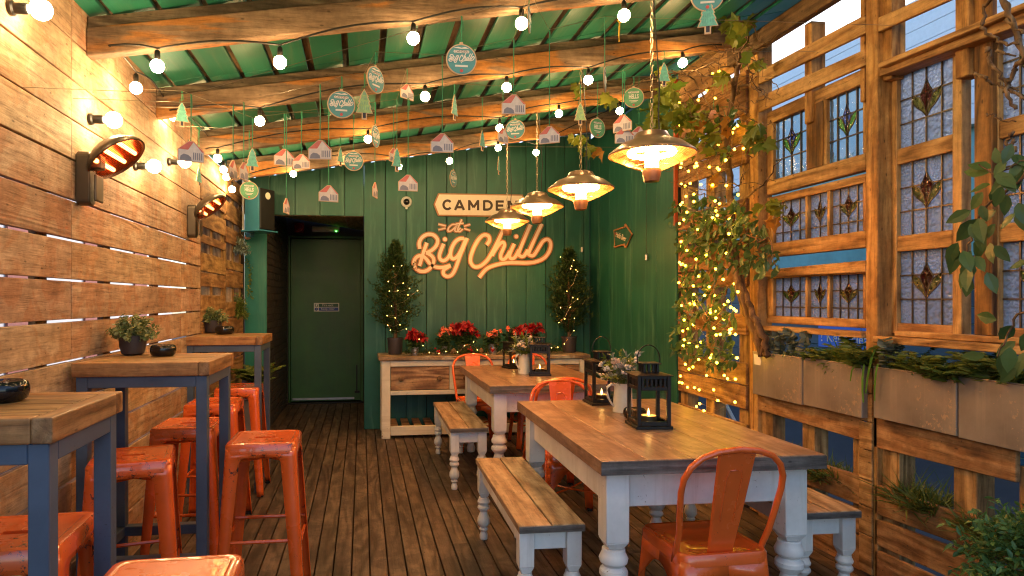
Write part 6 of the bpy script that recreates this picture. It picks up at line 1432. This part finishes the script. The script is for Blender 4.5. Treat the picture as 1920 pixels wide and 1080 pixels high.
# foreground branch, twigs and bush on the right
fb = thing('ficus_branch', 'drooping branch of large glossy leaves in the right foreground before the windows', 'branch', tuple(on_x(1925, 330, 2.2))); m = MB(); Xb = 2.2
for pts, r in [([(1960, 250, Xb), (1920, 330, Xb), (1880, 365, Xb), (1850, 385, Xb-.02), (1825, 430, Xb-.03), (1815, 470, Xb-.02), (1822, 530, Xb)], .006), ([(1900, 350, Xb), (1860, 325, Xb), (1835, 308, Xb)], .004), ([(1945, 560, Xb), (1900, 600, Xb), (1885, 640, Xb), (1870, 670, Xb)], .005), ([(1930, 300, Xb), (1900, 310, Xb-.03), (1870, 330, Xb)], .004)]:
    q = jit([on_x(x, y, X) for x, y, X in pts], 4, .004); m.tube(q, [r*(1-.6*i/len(q)) for i in range(len(q))], 6)
m.build('twig', W_TRUNK, fb, world=True, smooth='all')
LV = [(1840, 315, -40, -12), (1835, 323, -45, -5), (1870, 308, -4, -32), (1838, 345, -38, 12), (1868, 350, -6, 38), (1850, 360, -28, 35), (1880, 365, -10, 40), (1862, 385, 10, 30), (1838, 395, -40, 25), (1830, 410, -35, 45), (1860, 410, 20, 45), (1845, 420, 25, 35), (1852, 430, 3, 42), (1825, 440, -22, 48), (1815, 455, -25, 42), (1835, 455, 15, 40), (1830, 470, 25, 38), (1850, 460, 25, 30), (1812, 470, -18, 45), (1805, 470, -22, 30), (1822, 485, -3, 50), (1842, 480, 22, 28), (1828, 500, 8, 48), (1815, 500, -12, 42), (1835, 510, 15, 40), (1808, 520, -10, 38), (1900, 330, 25, 30), (1905, 350, -20, 40), (1890, 390, 15, 45), (1910, 380, 20, 42), (1880, 420, -25, 30), (1895, 300, -15, 35), (1905, 290, 30, 20), (1890, 325, 40, 25), (1900, 310, 10, 45), (1912, 330, -30, 35), (1870, 395, -40, 20), (1890, 600, -45, -10), (1900, 610, -35, 30), (1890, 640, -30, 28), (1915, 620, -20, 40), (1885, 660, -15, 45), (1905, 660, -10, 48), (1875, 665, -38, 5), (1895, 690, -25, 30), (1918, 650, -5, 50), (1915, 490, -38, 10), (1918, 300, -12, 38), (1915, 270, -5, 40), (1918, 400, -25, 30)]
P, D, Ls = [], [], []
for x, y, dx, dy in LV:
    a, b = on_x(x, y, Xb), on_x(x+dx*1.1, y+dy*1.1, Xb-.0); P.append(tuple(a+Vector((R.uniform(-.06, .05), 0, 0)))); D.append(tuple((b-a)+Vector((R.uniform(-.4, .1)*(b-a).length, 0, 0)))); Ls.append((b-a).length*.92)
n = len(P); Ls = np.array(Ls); U = np.array([[-1, -.6, .35]]*n)+NR.normal(size=(n, 3))*.3
V, f = leaves(P, D, Ls, Ls*.50, 'oval', .10, .15, U=U); numesh('foliage', V, f, L_FIC, fb, world=True)
tw = thing('bare_branch', 'bare knobbly vine twigs at the top right corner before the windows', 'branch', tuple(on_x(1890, 0, 2.25))); m = MB()
for pts, r in [([(1870, -30, 2.2), (1890, 20, 2.2), (1905, 60, 2.2), (1925, 120, 2.2)], .012), ([(1870, -10, 2.2), (1845, 10, 2.2), (1842, 45, 2.2), (1855, 65, 2.2), (1880, 78, 2.2), (1910, 83, 2.2)], .007), ([(1850, 90, 2.2), (1855, 115, 2.2), (1875, 140, 2.2), (1890, 165, 2.2), (1925, 190, 2.2)], .007), ([(1828, 137, 2.2), (1848, 145, 2.2), (1865, 158, 2.2), (1895, 165, 2.2), (1920, 180, 2.2)], .006), ([(1925, 105, 2.2), (1905, 125, 2.2), (1892, 150, 2.2), (1888, 175, 2.2), (1905, 205, 2.2)], .009), ([(1850, 213, 2.2), (1870, 222, 2.2), (1905, 228, 2.2)], .004), ([(1900, 245, 2.2), (1885, 265, 2.2), (1890, 280, 2.2), (1900, 262, 2.2), (1905, 285, 2.2)], .006), ([(1868, 95, 2.2), (1885, 100, 2.2), (1905, 105, 2.2)], .005), ([(1885, 35, 2.2), (1905, 55, 2.2), (1925, 60, 2.2)], .006)]:
    q = jit([on_x(x, y, X+R.uniform(-.02, .02)) for x, y, X in pts], 5, .004); m.tube(q, [r*(1-.45*i/len(q))*R.choice((.85, 1, 1.3)) for i in range(len(q))], 6)
m.build('twig', W_TRUNK, tw, world=True, smooth='all')
c = on_x(1925, 1010, 2.05); box_shrub('dense glossy green bush in the bottom right corner', (2.2, 1.80, c.z-.15), 280, .24, .27, .28, L_BOX, .03, .014, nm='bush', core=.55)
MB().lathe([(.001, 0), (.13, 0), (.16, .3), (.17, .3), (.165, .28), (.001, .27)], (2.2, 1.80, 0), 24).build('pot', P_POT, bpy.data.objects['bush'], world=True, smooth=True)
# ------------------------------------------------------------------ far left corner plants
for i, (x, y, w, h, lab) in enumerate([(-.98, 5.65, .22, .56, 'grey metal floor planter of leafy fern behind the farthest bar table'), (-.98, 6.15, .22, .64, 'taller grey metal floor planter behind the first one, by the green pier')]):
    t = thing('floor_planter', lab, 'planter', (x, y, 0), group='grey floor planters in the far left corner'); s = w/2
    m = MB(); loft(m, [[(a*s*.8, b*s*.8, 0) for a, b in ((1, 1), (-1, 1), (-1, -1), (1, -1))], [(a*s, b*s, h) for a, b in ((1, 1), (-1, 1), (-1, -1), (1, -1))], [(a*(s-.012), b*(s-.012), h) for a, b in ((1, 1), (-1, 1), (-1, -1), (1, -1))], [(a*(s-.015), b*(s-.015), h-.05) for a, b in ((1, 1), (-1, 1), (-1, -1), (1, -1))]], True, True); m.build('tapered_box', P_TERRA, t, bevel=.003)
    fern(['fern with arching blades in the nearer floor planter', 'fern in the farther floor planter by the green pier'][i], (x, y, h-.05), 34, .30, 'ferns in the floor planters', L_FERN, .8)
c = on_y(452, 470, 6.5); box_shrub('pale bluish trailing plant tucked in the upper pallet opening by the pier', (c.x, 6.45, c.z), 70, .09, .16, .13, L_BLUE, .035, .012, nm='trailing_plant', group='plants tucked into the far left pallet')
c = on_y(450, 585, 6.5); box_shrub('dark leafy plant tucked in the lower pallet opening by the pier', (c.x, 6.45, c.z), 90, .09, .20, .20, L_FERN, .04, .011, nm='trailing_plant', group='plants tucked into the far left pallet')
P, D = [], []; t = thing('ivy_sprig', 'yellow green ivy sprig trailing down the green pier', 'plant', tuple(on_y(466, 495, 6.70))); st = MB(); q = [on_y(x, y, 6.69) for x, y in ((462, 485), (468, 500), (470, 520), (466, 545), (474, 560))]; st.tube(q, .002, 4)
for p, r_ in zip(q, q[1:]):
    for k in range(9): P.append(tuple(p+(r_-p)*k/9+Vector((R.gauss(0, .012), -.01, 0)))); D.append((R.gauss(0, 1), -.3, R.gauss(-.3, .6)))
st.build('stem', L_FERN, t, world=True); V, f = leaves(P, D, .03, .022, 'oval'); numesh('foliage', V, f, L_VINE, t, world=True)
# ------------------------------------------------------------------ light
w = bpy.data.worlds.new('World'); sc.world = w; w.use_nodes = True; nt = w.node_tree
sky = nt.nodes.new('ShaderNodeTexSky'); sky.sky_type = 'NISHITA'; sky.sun_disc = False; SUN_EL, SUN_AZ = math.radians(30), math.radians(60)
sky.ozone_density = 2.2; sky.sun_elevation = SUN_EL; sky.sun_rotation = SUN_AZ
nt.links.new(sky.outputs[0], nt.nodes['Background'].inputs[0]); nt.nodes['Background'].inputs[1].default_value = SKY
sl = bpy.data.lights.new('sun', 'SUN'); so = bpy.data.objects.new('sun', sl); COL.objects.link(so); sl.energy = .7; sl.angle = math.radians(12); sl.color = (1, .86, .72)
so.rotation_euler = Vector((-math.sin(SUN_AZ)*math.cos(SUN_EL), -math.cos(SUN_AZ)*math.cos(SUN_EL), -math.sin(SUN_EL))).to_track_quat('-Z', 'Y').to_euler()
sc.view_settings.view_transform = 'Standard'; sc.view_settings.look = 'None'; sc.view_settings.gamma = 1; sc.view_settings.exposure = EXPO
sc.render.engine = 'CYCLES'; cy = sc.cycles; cy.use_denoising = True; cy.max_bounces = 8; cy.diffuse_bounces = 4; cy.glossy_bounces = 4; cy.transmission_bounces = 6; cy.transparent_max_bounces = 8
cy.caustics_reflective = False; cy.caustics_refractive = False; cy.sample_clamp_indirect = 6; cy.use_light_tree = True; cy.pixel_filter_type = 'BLACKMAN_HARRIS'; cy.filter_width = 1.15
